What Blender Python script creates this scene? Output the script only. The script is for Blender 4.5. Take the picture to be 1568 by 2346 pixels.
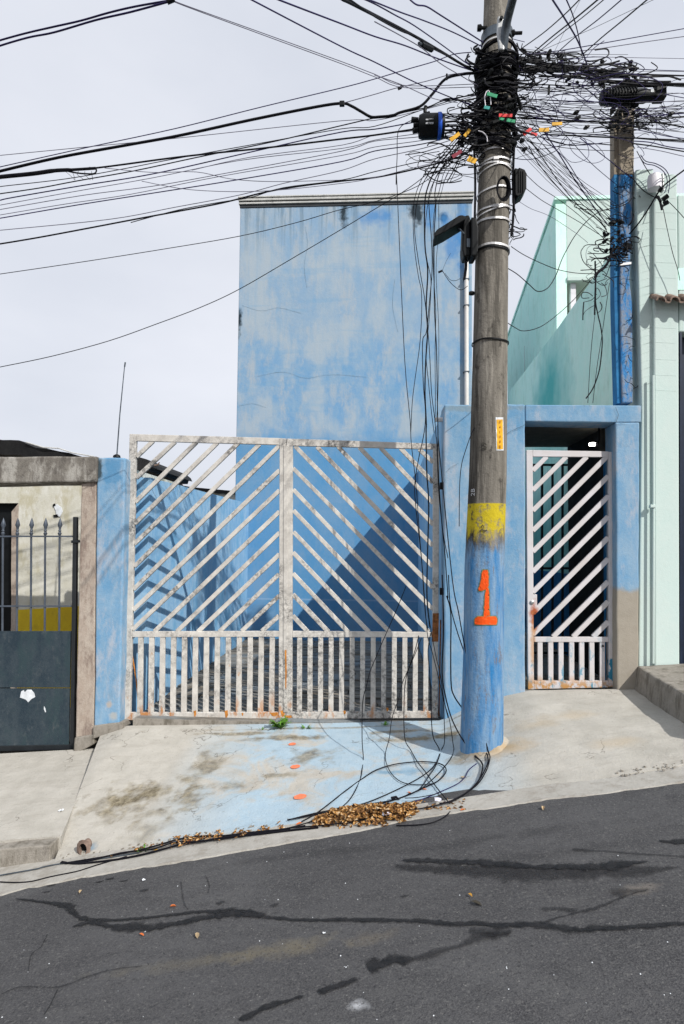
import bpy, bmesh, math, random
from mathutils import Vector, Matrix, Euler
from mathutils import noise as mnoise
random.seed(7)
S = bpy.context.scene
for o in list(bpy.data.objects): bpy.data.objects.remove(o)
R = math.radians
# ------------------------------------------------------------------ camera
F = 1450.0                      # focal length in units of a 1568 x 2346 picture
CAM = Vector((0, -5.4, 1.45))
YAW, PITCH, ROLL = math.atan(86/F), math.atan(82/F), R(0.6)
ROT = (Euler((math.pi/2+PITCH, 0, YAW), 'XYZ').to_matrix() @ Matrix.Rotation(ROLL, 3, 'Z'))
cd = bpy.data.cameras.new('camera'); cam = bpy.data.objects.new('camera', cd)
S.collection.objects.link(cam); S.camera = cam
cam.location = CAM; cam.rotation_euler = ROT.to_euler()
cd.sensor_fit = 'VERTICAL'; cd.sensor_height = 36; cd.lens = F/2346*36
cd.clip_start = .05; cd.clip_end = 2000
# ------------------------------------------------------------------ sky, sun, exposure
SUN = Vector((-1, 1.10, -1.24)).normalized()        # direction the light travels
el = math.asin(-SUN.z); az = math.atan2(-SUN.x, -SUN.y)
W = bpy.data.worlds.new('World'); S.world = W; W.use_nodes = True
nt = W.node_tree; nt.nodes.clear()
out = nt.nodes.new('ShaderNodeOutputWorld')
sky = nt.nodes.new('ShaderNodeTexSky'); sky.sky_type = 'NISHITA'; sky.sun_disc = False
sky.sun_elevation = el; sky.sun_rotation = az; sky.dust_density = 3
b1 = nt.nodes.new('ShaderNodeBackground'); b1.inputs[1].default_value = .09
nt.links.new(sky.outputs[0], b1.inputs[0])
tc = nt.nodes.new('ShaderNodeTexCoord'); mp = nt.nodes.new('ShaderNodeMapping')
mp.inputs['Scale'].default_value = (1, 1, 2.2)
nz = nt.nodes.new('ShaderNodeTexNoise'); nz.inputs['Scale'].default_value = 1.7; nz.inputs['Detail'].default_value = 5
rp = nt.nodes.new('ShaderNodeValToRGB')
rp.color_ramp.elements[0].position = .32; rp.color_ramp.elements[0].color = (.67, .71, .80, 1)
rp.color_ramp.elements[1].position = .72; rp.color_ramp.elements[1].color = (.85, .875, .95, 1)
b2 = nt.nodes.new('ShaderNodeBackground'); b2.inputs[1].default_value = 1.0
nt.links.new(tc.outputs['Generated'], mp.inputs[0]); nt.links.new(mp.outputs[0], nz.inputs[0])
nt.links.new(nz.outputs[0], rp.inputs[0]); nt.links.new(rp.outputs[0], b2.inputs[0])
ms = nt.nodes.new('ShaderNodeMixShader'); ms.inputs[0].default_value = .93
nt.links.new(b1.outputs[0], ms.inputs[1]); nt.links.new(b2.outputs[0], ms.inputs[2]); nt.links.new(ms.outputs[0], out.inputs[0])
sl = bpy.data.lights.new('sun', 'SUN'); sl.energy = 4.4; sl.angle = R(.5); sl.color = (1, .965, .91)
so = bpy.data.objects.new('sun', sl); S.collection.objects.link(so)
so.rotation_euler = SUN.to_track_quat('-Z', 'Y').to_euler(); so.location = (6, -8, 9)
S.view_settings.view_transform = 'Standard'; S.view_settings.look = 'None'
S.view_settings.exposure = .05; S.view_settings.gamma = 1; S.view_settings.use_curve_mapping = False

# ------------------------------------------------------------------ picture point -> place
def ray(px, py): return ROT @ Vector(((px-784)/F, -(py-1173)/F, -1))
def U(px, py, Y=0.0):            # the point of the plane y = Y seen there
    d = ray(px, py); return CAM + d*((Y-CAM.y)/d.y)
def UX(px, py, X):               # the point of the plane x = X
    d = ray(px, py); return CAM + d*((X-CAM.x)/d.x)
def dep(p): return (ROT.transposed() @ (p-CAM)).z*-1
def lerp(a, b, t): return a+(b-a)*t
def pl(pts, x):
    if x <= pts[0][0]:
        a, b = pts[0], pts[1]
    elif x >= pts[-1][0]:
        a, b = pts[-2], pts[-1]
    else:
        for a, b in zip(pts, pts[1:]):
            if a[0] <= x <= b[0]: break
    return a[1]+(b[1]-a[1])*(x-a[0])/(b[0]-a[0])
YK = -1.5                        # kerb line
def line3(pts, Y): return [(U(x, y, Y).x, U(x, y, Y).z) for x, y in pts]
zwall = line3([(-400, 1716), (228, 1684), (290, 1664), (700, 1659), (1010, 1652), (1060, 1626), (1155, 1594), (1210, 1583), (1450, 1579), (1900, 1574)], 0)
zfoot = line3([(-300, 2033), (0, 1988), (240, 1958), (440, 1921), (720, 1884), (900, 1860), (1060, 1838), (1300, 1796), (1568, 1752), (2000, 1680)], YK)
zslab_w = line3([(-400, 1750), (222, 1716)], 0)
zslab_k = line3([(-300, 1990), (0, 1946), (125, 1938)], YK)
ra, rb = zfoot[1], zfoot[8]
RS = (rb[1]-ra[1])/(rb[0]-ra[0])
def zroad(X): return ra[1]+RS*(X-ra[0])-.012
JW, JK = U(226, 1690, 0).x, U(122, 1938, YK).x       # joint between the two pavement slabs
def zpave(X, Y):
    t = max(0, min(1, Y/YK))
    if X < lerp(JW, JK, t): return lerp(pl(zslab_w, X), pl(zslab_k, X), t)
    return lerp(pl(zwall, X), pl(zfoot, X), t)
def UG(px, py, up=0.0):          # the point of the ground seen there
    d = ray(px, py); p = CAM.copy()
    t = 1.0
    while t < 14:
        p = CAM+d*t
        if p.y < YK:
            g = max(zroad(p.x), lerp(zroad(p.x), pl(zfoot, p.x), max(0, min(1, (p.y-YK+.3)/.3))))
        else: g = zpave(p.x, p.y)
        if p.z <= g+up: break
        t += .004
    return p

# ------------------------------------------------------------------ node materials
FRONT = ('blue_facade_paint', 'blue_wall_paint', 'mint_front_paint', 'white_door_paint', 'tan_render', 'mouldy_concrete', 'cream_neighbour_paint', 'painted_concrete_pole')
class NM:
    def __init__(s, name):
        s.m = bpy.data.materials.new(name); s.m.use_nodes = True
        s.t = s.m.node_tree; s.b = s.t.nodes['Principled BSDF']
        s.g = s.t.nodes.new('ShaderNodeNewGeometry'); s.pos = s.g.outputs['Position']
    def n(s, k): return s.t.nodes.new(k)
    def l(s, a, b):
        if hasattr(a, 'node'): s.t.links.new(a, b)
        elif isinstance(a, (tuple, list)) and len(a) == 3 and len(b.default_value) == 4: b.default_value = (*a, 1)
        else: b.default_value = a
    def scale(s, v, off=(0, 0, 0)):
        m = s.n('ShaderNodeMapping'); s.l(s.pos, m.inputs[0]); m.inputs['Scale'].default_value = v; m.inputs['Location'].default_value = off
        return m.outputs[0]
    def noise(s, sc, vec=None, det=4, rough=.55, dist=0):
        n = s.n('ShaderNodeTexNoise'); s.l(vec or s.pos, n.inputs['Vector'])
        n.inputs['Scale'].default_value = sc; n.inputs['Detail'].default_value = det
        n.inputs['Roughness'].default_value = rough; n.inputs['Distortion'].default_value = dist
        return n.outputs[0]
    def ramp(s, v, *st):
        r = s.n('ShaderNodeValToRGB'); s.l(v, r.inputs[0]); e = r.color_ramp.elements
        while len(e) < len(st): e.new(.5)
        for i, (p, c) in enumerate(st):
            e[i].position = p; e[i].color = (c, c, c, 1) if isinstance(c, (int, float)) else (*c, 1)
        return r.outputs[0]
    def mix(s, f, a, b, mode='MIX'):
        m = s.n('ShaderNodeMix'); m.data_type = 'RGBA'; m.blend_type = mode
        s.l(f, m.inputs[0]); s.l(a, m.inputs[6]); s.l(b, m.inputs[7]); return m.outputs[2]
    def math(s, op, a, b=0.0, clamp=False):
        m = s.n('ShaderNodeMath'); m.operation = op; m.use_clamp = clamp
        s.l(a, m.inputs[0]); s.l(b, m.inputs[1]); return m.outputs[0]
    def axis(s, k):
        x = s.n('ShaderNodeSeparateXYZ'); s.l(s.pos, x.inputs[0]); return x.outputs[k]
    def blob(s, c, r, soft=.5, wob=.35, sc=7):      # a stain round a place of its own
        v = s.n('ShaderNodeVectorMath'); v.operation = 'SUBTRACT'; s.l(s.pos, v.inputs[0]); v.inputs[1].default_value = c
        d = s.n('ShaderNodeVectorMath'); d.operation = 'DIVIDE'; s.l(v.outputs[0], d.inputs[0]); d.inputs[1].default_value = r
        l = s.n('ShaderNodeVectorMath'); l.operation = 'LENGTH'; s.l(d.outputs[0], l.inputs[0])
        if not hasattr(s, 'cache'): s.cache = {}
        if sc not in s.cache: s.cache[sc] = s.math('SUBTRACT', s.noise(sc, det=5), .5)
        w = s.math('MULTIPLY', s.cache[sc], wob*4)
        q = s.math('ADD', l.outputs['Value'], w)
        return s.ramp(q, (max(.01, 1-soft), 1.0), (1.0, 0.0))
    def bump(s, h, st=.3, d=.01):
        b = s.n('ShaderNodeBump'); s.l(h, b.inputs['Height']); b.inputs['Strength'].default_value = st; b.inputs['Distance'].default_value = d
        s.t.links.new(b.outputs[0], s.b.inputs['Normal'])
    def fin(s, col, rough=.8, spec=.3, metal=0):
        nm = s.m.name
        k = 1.14 if nm in ('concrete_pavement', 'gutter_concrete', 'asphalt') else .82 if nm in FRONT else 1
        if k != 1: col = s.mix(1.0, col, (k, k, k), 'MULTIPLY')
        s.l(col, s.b.inputs['Base Color']); s.l(rough, s.b.inputs['Roughness'])
        s.b.inputs['Specular IOR Level'].default_value = spec; s.b.inputs['Metallic'].default_value = metal
        return s.m

def m_paint(name, base, alt, third=None, amt=.5, dirt=(.12, .11, .09), dirtamt=.15, sc=1.0, streak=True, bump=.35, extra=None, rough=.82):
    m = NM(name)
    big = m.noise(1.1*sc, m.scale((1, 1, .8)), 6, .62, .6)
    stv = m.noise(3.2*sc, m.scale((2.2, 2.2, .35) if streak else (1, 1, 1)), 6, .65)
    fine = m.noise(26*sc, None, 5, .7); mid = m.noise(6.5*sc, m.scale((1, 1, .7), (5, 5, 1)), 7, .72)
    f = m.math('ADD', m.math('MULTIPLY', big, .55), m.math('MULTIPLY', stv, .45))
    f = m.math('ADD', f, m.math('ADD', m.math('MULTIPLY', m.math('SUBTRACT', fine, .5), .35), m.math('MULTIPLY', m.math('SUBTRACT', mid, .5), .75)))
    col = m.mix(m.ramp(f, (.5-.14*amt-.04, 0.0), (.5+.16, 1.0)), base, alt)
    if third: col = m.mix(m.ramp(m.noise(2.3*sc, m.scale((1.5, 1.5, .6), (3, 7, 1)), 8, .74), (.50, 0.0), (.62, .85)), col, third)
    col = m.mix(m.math('MULTIPLY', m.ramp(m.noise(5*sc, m.scale((1, 1, .5), (9, 2, 4)), 8, .75), (.56, 0.0), (.72, 1.0)), dirtamt*2), col, dirt)
    col = m.mix(m.math('MULTIPLY', m.ramp(m.noise(60*sc, None, 3, .6), (.62, 0.0), (.7, 1.0)), .25), col, dirt)
    if extra: col = extra(m, col)
    m.bump(m.math('ADD', m.math('MULTIPLY', fine, .6), m.math('MULTIPLY', m.noise(120, None, 3), .4)), bump, .012)
    return m.fin(col, rough)
def m_flat(name, c, rough=.5, spec=.4, metal=0, var=.25, sc=8, bump=.0):
    m = NM(name); n = m.noise(sc, None, 5, .65)
    col = m.mix(m.ramp(n, (.35, 0.0), (.7, 1.0)), tuple(v*(1-var) for v in c), tuple(min(1, v*(1+var)) for v in c))
    if bump: m.bump(m.noise(sc*6, None, 4), bump, .005)
    return m.fin(col, rough, spec, metal)

BL, BM, BP = (.155, .345, .555), (.29, .44, .585), (.42, .495, .555)
def face_extra(m, col):
    z = m.axis('Z'); w = m.math('MULTIPLY', m.math('SUBTRACT', m.noise(2.6, None, 5), .5), .5)
    zt = U(700, 785, 4.6).z
    up = m.ramp(m.math('ADD', m.math('SUBTRACT', z, zt), m.math('ADD', w, .5)), (.42, 0.0), (.56, 1.0))
    col = m.mix(m.math('MULTIPLY', up, .36), col, (.40, .47, .53))
    pt = m.ramp(m.noise(1.3, m.scale((1.4, 1, .9), (4, 4, 9)), 6, .62), (.47, 0.0), (.60, .75))
    col = m.mix(pt, col, BP)
    vb = m.ramp(m.noise(7, m.scale((1.3, 1, .12), (1, 1, 2)), 3, .5), (.52, 0.0), (.66, .22))
    col = m.mix(vb, col, (.16, .36, .58))
    hl = m.ramp(m.noise(6, m.scale((.12, 1, 1.0), (1, 1, 2)), 3, .5), (.58, 0.0), (.64, .22))
    col = m.mix(hl, col, (.15, .36, .58))
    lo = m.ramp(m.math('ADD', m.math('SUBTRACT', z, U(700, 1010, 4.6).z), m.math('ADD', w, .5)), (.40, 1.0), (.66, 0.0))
    col = m.mix(m.math('MULTIPLY', lo, .66), col, (.055, .265, .52))  # lower wall deepened in the paint to stand for its shadow
    top = m.ramp(m.math('SUBTRACT', U(700, 471, 4.6).z, z), (.0, 1.0), (.9, 0.0))
    dr = m.ramp(m.noise(9, m.scale((1.6, 1, .07), (3, 1, 2)), 5, .7), (.50, 0.0), (.60, 1.0))
    col = m.mix(m.math('MULTIPLY', m.math('MULTIPLY', top, dr), .55), col, (.10, .17, .23))
    for (x, y, rx, rz) in ((788, 487, .10, .30), (953, 484, .15, .24), (962, 498, .05, .14), (549, 735, .045, .26), (1018, 497, .10, .10)):
        p = U(x, y, 4.6); col = m.mix(m.blob(tuple(p), (rx, 1, rz), .7, .55, 9), col, (.018, .035, .05))
    for (x, y, rx, rz) in ((1038, 560, .16, .45), (860, 500, .32, .2), (1020, 505, .12, .22), (985, 480, .12, .5), (1060, 520, .12, .8)):
        p = U(x, y, 4.6); col = m.mix(m.math('MULTIPLY', m.blob(tuple(p), (rx, 1, rz), .7, .5, 5), .75), col, (.05, .24, .56))
    # straight pale plasterers' joint low down
    zb = U(800, 1375, 4.6).z
    j = m.ramp(m.math('ABSOLUTE', m.math('SUBTRACT', z, zb)), (.0, .5), (.018, 0.0)); col = m.mix(j, col, (.42, .55, .70))
    return col
M = {}
M['blue_face'] = m_paint('blue_facade_paint', (.18, .365, .59), (.29, .43, .575), (.41, .475, .535), .6, (.10, .16, .24), .06, 1.1, extra=face_extra)
def pill_extra(m, col):
    for (x, y, rx, rz, c, a) in ((258, 1075, .10, .22, (.07, .26, .48), .7), (228, 1075, .035, .12, (.03, .05, .06), .9), (260, 1640, .04, .05, (.45, .45, .42), .8), (250, 1615, .03, .04, (.5, .42, .34), .8), (1100, 935, .5, .035, (.25, .3, .3), .5)):
        p = U(x, y, 0); col = m.mix(m.math('MULTIPLY', m.blob(tuple(p), (rx, 1, rz), .5, .4, 12), a), col, c)
    # bare cement foot of the right-hand pillar
    p = U(1450, 1490, 0); z1 = U(1440, 1350, 0).z
    x = m.axis('X'); z = m.axis('Z'); w = m.math('MULTIPLY', m.math('SUBTRACT', m.noise(7, None, 5), .5), .18)
    a = m.ramp(m.math('ADD', m.math('SUBTRACT', m.math('ADD', z, w), z1), .5), (.47, 1.0), (.53, 0.0))
    b = m.ramp(m.math('SUBTRACT', x, U(1400, 1400, 0).x-.5), (.49, 0.0), (.51, 1.0))
    cem = m.mix(m.noise(9, None, 6, .7), (.30, .265, .21), (.44, .40, .34))
    col = m.mix(m.math('MULTIPLY', a, b), col, cem)
    return col
M['blue_wall'] = m_paint('blue_wall_paint', BL, BM, (.44, .49, .56), .7, (.12, .17, .22), .16, 1.5, extra=pill_extra)
M['blue_side'] = m_paint('blue_side_wall_paint', (.18, .38, .60), (.34, .51, .66), (.15, .37, .58), .7, (.05, .2, .36), .12, 1.4)
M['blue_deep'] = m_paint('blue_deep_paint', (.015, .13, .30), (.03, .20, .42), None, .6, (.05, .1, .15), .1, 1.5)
def mint_extra(m, col):
    for (x, y, rx, rz, a) in ((1262, 905, 1.0, 1.1, .9), (1240, 930, .7, .5, .5), (1250, 1250, 2.5, 1.6, .75)):
        p = UX(x, y, MX); col = m.mix(m.math('MULTIPLY', m.blob(tuple(p), (1, rx, rz), .9, .25, 3), a), col, (.06, .46, .44))  # teal shade on the side wall, painted into the colour
    return col
MX = U(1463, 1400, 0).x          # the mint house's side wall
M['mint_side'] = m_paint('mint_side_paint', (.62, .94, .83), (.70, .95, .85), (.54, .82, .70), .6, (.34, .46, .30), .12, 1.3, extra=mint_extra)
M['mint'] = m_paint('mint_front_paint', (.62, .755, .715), (.655, .765, .725), (.63, .74, .705), .4, (.40, .55, .50), .05, 1.0, bump=.2)
M['cream'] = m_paint('cream_neighbour_paint', (.74, .73, .66), (.62, .60, .50), (.52, .48, .34), .6, (.14, .12, .09), .22, 1.5)
M['yellow_wall'] = m_paint('yellow_dado_paint', (.66, .48, .02), (.58, .40, .02), None, .5, (.25, .18, .03), .2, 1.6)
M['old_beam'] = m_paint('mouldy_concrete', (.14, .125, .11), (.25, .23, .20), (.46, .44, .40), .5, (.025, .022, .02), .35, 2.2, bump=.6)
M['tan'] = m_paint('tan_render', (.42, .34, .28), (.52, .45, .38), (.24, .18, .15), .6, (.16, .12, .10), .25, 2.0, bump=.5)
M['cap'] = m_paint('flashing', (.42, .42, .40), (.55, .55, .53), None, .5, (.05, .05, .05), .3, 2.5, streak=False, bump=.2)
M['cap_dark'] = m_flat('flashing_shadow_gap', (.03, .035, .04), .7)
def m_gate(name, rust):
    m = NM(name)
    n1 = m.noise(9, None, 6, .7); fine = m.noise(70, None, 4, .7)
    col = m.mix(m.ramp(n1, (.32, 0.0), (.66, 1.0)), (.64, .61, .56), (.43, .405, .37))
    # soot and worn patches
    bx = m.ramp(m.noise(3.2, m.scale((1, 1, 1), (2, 5, 1)), 4, .6), (.44, 0.0), (.62, 1.0))
    spk = m.ramp(m.noise(34, None, 6, .8), (.44, 0.0), (.58, 1.0))
    col = m.mix(m.math('MULTIPLY', m.math('MULTIPLY', bx, spk), .9), col, (.11, .105, .10))
    if rust: 
        zr = m.ramp(m.math('SUBTRACT', m.axis('Z'), zpave(0, 0)), (.02, 1.0), (.22, 0.0))
        r = m.ramp(m.noise(7.5, m.scale((1, 1, .45), (5, 3, 1)), 5, .7), (.55, 0.0), (.64, 1.0))
        col = m.mix(m.math('MULTIPLY', m.math('MULTIPLY', zr, r), .9), col, m.mix(fine, (.36, .10, .02), (.50, .24, .06)))
        r2 = m.ramp(m.noise(11, m.scale((1, 1, .6), (1, 8, 3)), 6, .75), (.655, 0.0), (.70, 1.0))
        col = m.mix(m.math('MULTIPLY', r2, .7), col, (.42, .22, .10))
    m.bump(fine, .25, .004)
    return m.fin(col, .6, .35)
M['gate'] = m_gate('worn_cream_gate_paint', True)
def m_door():
    m = NM('white_door_paint'); fine = m.noise(60, None, 4, .7)
    col = m.mix(m.ramp(m.noise(6, None, 5), (.3, 0.0), (.7, 1.0)), (.72, .69, .71), (.64, .60, .58))
    zb = U(1300, 1580, .1).z
    h = m.math('SUBTRACT', m.axis('Z'), zb)
    low = m.ramp(h, (.02, 1.0), (.55, 0.0))
    bl = m.ramp(m.noise(16, m.scale((1, 1, .45)), 5, .7), (.55, 0.0), (.60, 1.0))
    col = m.mix(m.math('MULTIPLY', low, bl), col, (.06, .30, .44))
    vl = m.ramp(h, (.03, 1.0), (.13, 0.0)); ru = m.ramp(m.noise(14, m.scale((1, 1, 1), (4, 1, 1)), 5, .7), (.44, 0.0), (.55, 1.0))
    col = m.mix(m.math('MULTIPLY', vl, ru), col, (.58, .30, .10))
    lf = m.blob(tuple(U(1225, 1412, .1)), (.05, 1, .14), .6, .4, 20); col = m.mix(lf, col, (.42, .10, .03))
    lf = m.blob(tuple(U(1222, 1480, .1)), (.03, 1, .28), .6, .4, 20); col = m.mix(m.math('MULTIPLY', lf, .7), col, (.6, .33, .14))
    for (x, y, a, b) in ((1404, 1520, .035, .05), (1404, 1548, .045, .06)):
        col = m.mix(m.blob(tuple(U(x, y, .1)), (a, 1, b), .2, .5, 24), col, (.02, .22, .36))
    m.bump(fine, .2, .003); return m.fin(col, .55, .4)
M['door'] = m_door()
M['rust'] = m_flat('rusty_iron', (.26, .10, .035), .9, .2, 0, .5, 30, .4)
M['rust_orange'] = m_flat('orange_rust', (.50, .20, .04), .9, .2, 0, .35, 30, .3)
M['black_metal'] = m_flat('black_gate_paint', (.014, .017, .02), .5, .4)
M['dark_panel'] = m_paint('dark_gate_panel_paint', (.018, .032, .045), (.042, .058, .07), (.028, .05, .058), .6, (.13, .14, .14), .25, 1.8, bump=.25, rough=.48)
M['spear'] = m_flat('grey_cast_spear', (.07, .085, .11), .5, .4, .2)
M['white_chip'] = m_flat('white_paint_chip', (.66, .69, .72), .7)
M['black'] = m_flat('black_plastic', (.006, .007, .008), .5, .15, 0, .3, 6)
M['cable'] = m_flat('black_cable_jacket', (.006, .006, .009), .6, .12, 0, .3, 3)
M['navy'] = m_flat('dark_blue_cable_jacket', (.018, .012, .07), .6, .12, 0, .3, 3)
M['grey_cable'] = m_flat('greyed_cable_jacket', (.13, .125, .17), .7, .2, 0, .3, 3)
M['steel'] = m_flat('galvanised_steel', (.42, .43, .43), .42, .5, .7, .3, 12)
M['steel_dark'] = m_flat('weathered_steel', (.10, .12, .14), .45, .5, .6, .4, 10)
M['pvc'] = m_paint('white_pipe_plastic', (.72, .69, .66), (.62, .59, .56), None, .5, (.30, .15, .08), .2, 2.5, bump=.1, rough=.5)
M['band'] = m_flat('bright_steel_strap', (.62, .61, .60), .42, .5, .35, .15, 14)
for n, c in (('tag_green', (.01, .28, .12)), ('tag_teal', (.02, .30, .27)), ('tag_red', (.62, .02, .02)), ('tag_yellow', (.68, .36, .01)), ('canister_blue', (.01, .09, .55)), ('tag_wine', (.22, .01, .03))):
    M[n] = m_flat(n, c, .5, .4)
def m_pole():
    m = NM('painted_concrete_pole')
    z = m.axis('Z'); fine = m.noise(40, None, 5, .75)
    st = m.noise(4, m.scale((6, 6, .45)), 7, .7); sp = m.noise(6, m.scale((2, 2, 1.2), (1, 2, 5)), 7, .75)
    con = m.mix(m.ramp(st, (.3, 0.0), (.68, 1.0)), (.115, .105, .09), (.30, .275, .235))
    con = m.mix(m.ramp(m.noise(9, m.scale((3, 3, .3), (4, 4, 4)), 6, .7), (.53, 0.0), (.66, .8)), con, (.40, .37, .32))
    con = m.mix(m.ramp(sp, (.56, 0.0), (.66, .8)), con, (.035, .03, .027))
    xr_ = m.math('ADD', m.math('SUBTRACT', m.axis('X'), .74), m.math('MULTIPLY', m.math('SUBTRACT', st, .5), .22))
    con = m.mix(m.ramp(m.math('ADD', xr_, .5), (.40, .78), (.50, 0.0)), con, (.03, .026, .022))  # left side's shade darkened into the concrete colour, with mould
    con = m.mix(m.ramp(m.noise(5, m.scale((2.5, 2.5, .16), (2, 6, 1)), 6, .7), (.56, 0.0), (.62, .6)), con, (.05, .045, .038))
    blu = m.mix(m.ramp(m.noise(4, m.scale((4, 4, .6), (7, 1, 3)), 7, .7), (.36, 0.0), (.64, 1.0)), (.035, .21, .48), (.25, .38, .53))
    blu = m.mix(m.ramp(m.noise(8, m.scale((3, 3, .8), (2, 9, 3)), 7, .78), (.56, 0.0), (.64, .85)), blu, (.19, .17, .16))
    w = m.math('MULTIPLY', m.math('SUBTRACT', m.noise(8, m.scale((1.6, 1.6, .5)), 6, .75), .5), .5)
    def step(py, soft): 
        zz = U(1110, py, -.9).z
        return m.ramp(m.math('ADD', m.math('SUBTRACT', m.math('ADD', z, w), zz), .5), (.5-soft, 1.0), (.5+soft, 0.0))
    col = m.mix(step(1255, .06), con, blu)
    ye = m.math('MULTIPLY', m.ramp(m.math('ADD', m.math('SUBTRACT', z, U(1110, 1153, -.9).z), .5), (.498, 1.0), (.502, 0.0)), m.math('SUBTRACT', 1.0, step(1222, .04)))
    yn = m.ramp(m.noise(14, m.scale((1, 1, .9), (3, 3, 3)), 7, .8), (.52, 1.0), (.60, 0.15))
    col = m.mix(m.math('MULTIPLY', ye, yn), col, m.mix(fine, (.52, .40, .015), (.68, .54, .03)))
    m.bump(m.math('ADD', fine, m.math('MULTIPLY', sp, 1.2)), .55, .012)
    return m.fin(col, .88, .2)
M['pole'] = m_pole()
def bp_extra(m, col):
    return m.mix(m.ramp(m.noise(5, m.scale((2.5, 2.5, .9), (3, 8, 1)), 8, .8), (.46, 0.0), (.55, .85)), col, (.25, .27, .30))
M['blue_post'] = m_paint('blue_post_paint', (.02, .17, .44), (.06, .25, .52), None, .6, (.03, .03, .035), .35, 2.2, bump=.8, extra=bp_extra)
M['post_raw'] = m_paint('raw_post_concrete', (.24, .20, .15), (.36, .31, .24), None, .6, (.04, .035, .03), .35, 2.2, bump=.8)
M['orange'] = m_flat('orange_spray_paint', (.78, .085, .008), .7, .2, 0, .12, 20)
M['halo'] = m_flat('overspray_edge', (.16, .20, .10), .8, .2, 0, .3, 40)
M['orange_worn'] = m_flat('worn_orange_spot', (.72, .20, .10), .85, .2, 0, .15, 40)
def m_pave():
    m = NM('concrete_pavement'); x = m.axis('X'); y = m.axis('Y')
    fine = m.noise(55, None, 5, .75); med = m.noise(5, None, 7, .68)
    col = m.mix(m.ramp(med, (.32, 0.0), (.68, 1.0)), (.325, .308, .272), (.415, .395, .355))
    # faint trowel marks
    col = m.mix(m.ramp(m.noise(7, m.scale((.5, 2.6, 1), (3, 1, 1)), 6, .7), (.52, 0.0), (.7, .35)), col, (.255, .23, .195))
    # washed-out blue paint on the garage ramp
    xm = m.math('MULTIPLY', m.ramp(m.math('DIVIDE', m.math('ADD', x, 2.2), 4), (.16, 0.0), (.34, 1.0)), m.ramp(m.math('DIVIDE', m.math('ADD', x, 2.2), 4), (.66, 1.0), (.80, 0.0)))
    nb = m.ramp(m.noise(2.4, m.scale((1, 1, 1), (5, 2, 0)), 6, .66, .8), (.36, 0.0), (.50, 1.0))
    col = m.mix(m.math('MULTIPLY', m.math('MULTIPLY', xm, nb), .95), col, m.mix(m.noise(14, None, 5), (.24, .345, .43), (.35, .43, .48)))
    for px, py, rx, ry in ((940, 1765, .22, .06), (880, 1770, .1, .05), (210, 1945, .04, .06)):
        col = m.mix(m.math('MULTIPLY', m.blob(tuple(UG(px, py)), (rx, ry, 1), .8, .5, 16), .6), col, (.10, .22, .33))
    # dirt, lichen and worn spots; painted shadows under the gate and beside the pole
    dirt = m.mix(m.ramp(m.noise(18, None, 6, .75), (.38, 0.0), (.62, 1.0)), (.095, .08, .055), (.27, .235, .165))
    for px, py, rx, ry, a in ((310, 1830, .36, .20, 1.0), (430, 1835, .14, .16, .8), (250, 1870, .12, .1, .5), (470, 1755, .12, .30, .75), (520, 1800, .16, .12, .6), (720, 1730, .26, .14, .8), (640, 1690, .4, .05, .8), (380, 1860, .26, .06, .6), (985, 1690, .42, .10, .95), (940, 1675, .5, .04, .8), (1050, 1740, .2, .08, .6), (640, 1775, .2, .05, .7), (700, 1690, .16, .06, .7), (340, 1900, .22, .10, .5), (560, 1680, .4, .035, .8), (780, 1666, 1.3, .02, .7)):
        col = m.mix(m.math('MULTIPLY', m.blob(tuple(UG(px, py)), (rx, ry, .6), .8, .85, 8), a), col, dirt)
    # ochre stain at the pole's foot
    col = m.mix(m.math('MULTIPLY', m.blob(tuple(UG(1150, 1715)), (.26, .16, .5), .9, .3, 9), .75), col, (.36, .24, .11))
    col = m.mix(m.math('MULTIPLY', m.blob(tuple(UG(1090, 1735)), (.18, .10, .5), .8, .5, 12), .7), col, (.20, .14, .07))
    for px, py, rx, ry in ((1300, 1640, .3, .1), (1230, 1660, .2, .08), (1420, 1700, .2, .12)):
        col = m.mix(m.math('MULTIPLY', m.blob(tuple(UG(px, py)), (rx, ry, .5), .9, .5, 6), .4), col, (.36, .28, .18))
    col = m.mix(m.math('MULTIPLY', m.ramp(m.noise(75, None, 3, .6), (.64, 0.0), (.70, 1.0)), .5), col, (.14, .12, .09))
    # hairline cracks
    v = m.n('ShaderNodeTexVoronoi'); v.feature = 'DISTANCE_TO_EDGE'; v.inputs['Scale'].default_value = 1.3
    wv = m.n('ShaderNodeVectorMath'); wv.operation = 'ADD'; nn = m.n('ShaderNodeTexNoise'); nn.inputs['Scale'].default_value = 5; nn.inputs['Detail'].default_value = 6
    m.l(m.pos, nn.inputs[0]); sc = m.n('ShaderNodeVectorMath'); sc.operation = 'SCALE'; m.l(nn.outputs['Color'], sc.inputs[0]); sc.inputs['Scale'].default_value = .5
    m.l(m.pos, wv.inputs[0]); m.l(sc.outputs[0], wv.inputs[1]); m.l(wv.outputs[0], v.inputs['Vector'])
    ck = m.math('MULTIPLY', m.ramp(v.outputs[0], (.0, 1.0), (.007, 0.0)), m.ramp(m.noise(2, m.scale((1, 1, 1), (8, 8, 8)), 3), (.52, 0.0), (.56, .75)))
    col = m.mix(ck, col, (.09, .08, .065))
    m.bump(m.math('ADD', fine, m.math('MULTIPLY', med, 2.0)), .45, .012)
    return m.fin(col, .92, .15)
M['pave'] = m_pave()
M['kerb'] = m_paint('kerb_concrete', (.30, .275, .24), (.22, .20, .17), (.13, .115, .09), .6, (.06, .05, .04), .3, 3, streak=False, bump=.6)
M['gutter'] = m_paint('gutter_concrete', (.36, .345, .315), (.30, .285, .255), (.25, .23, .20), .5, (.12, .10, .08), .22, 2.4, streak=False, bump=.45)
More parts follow.
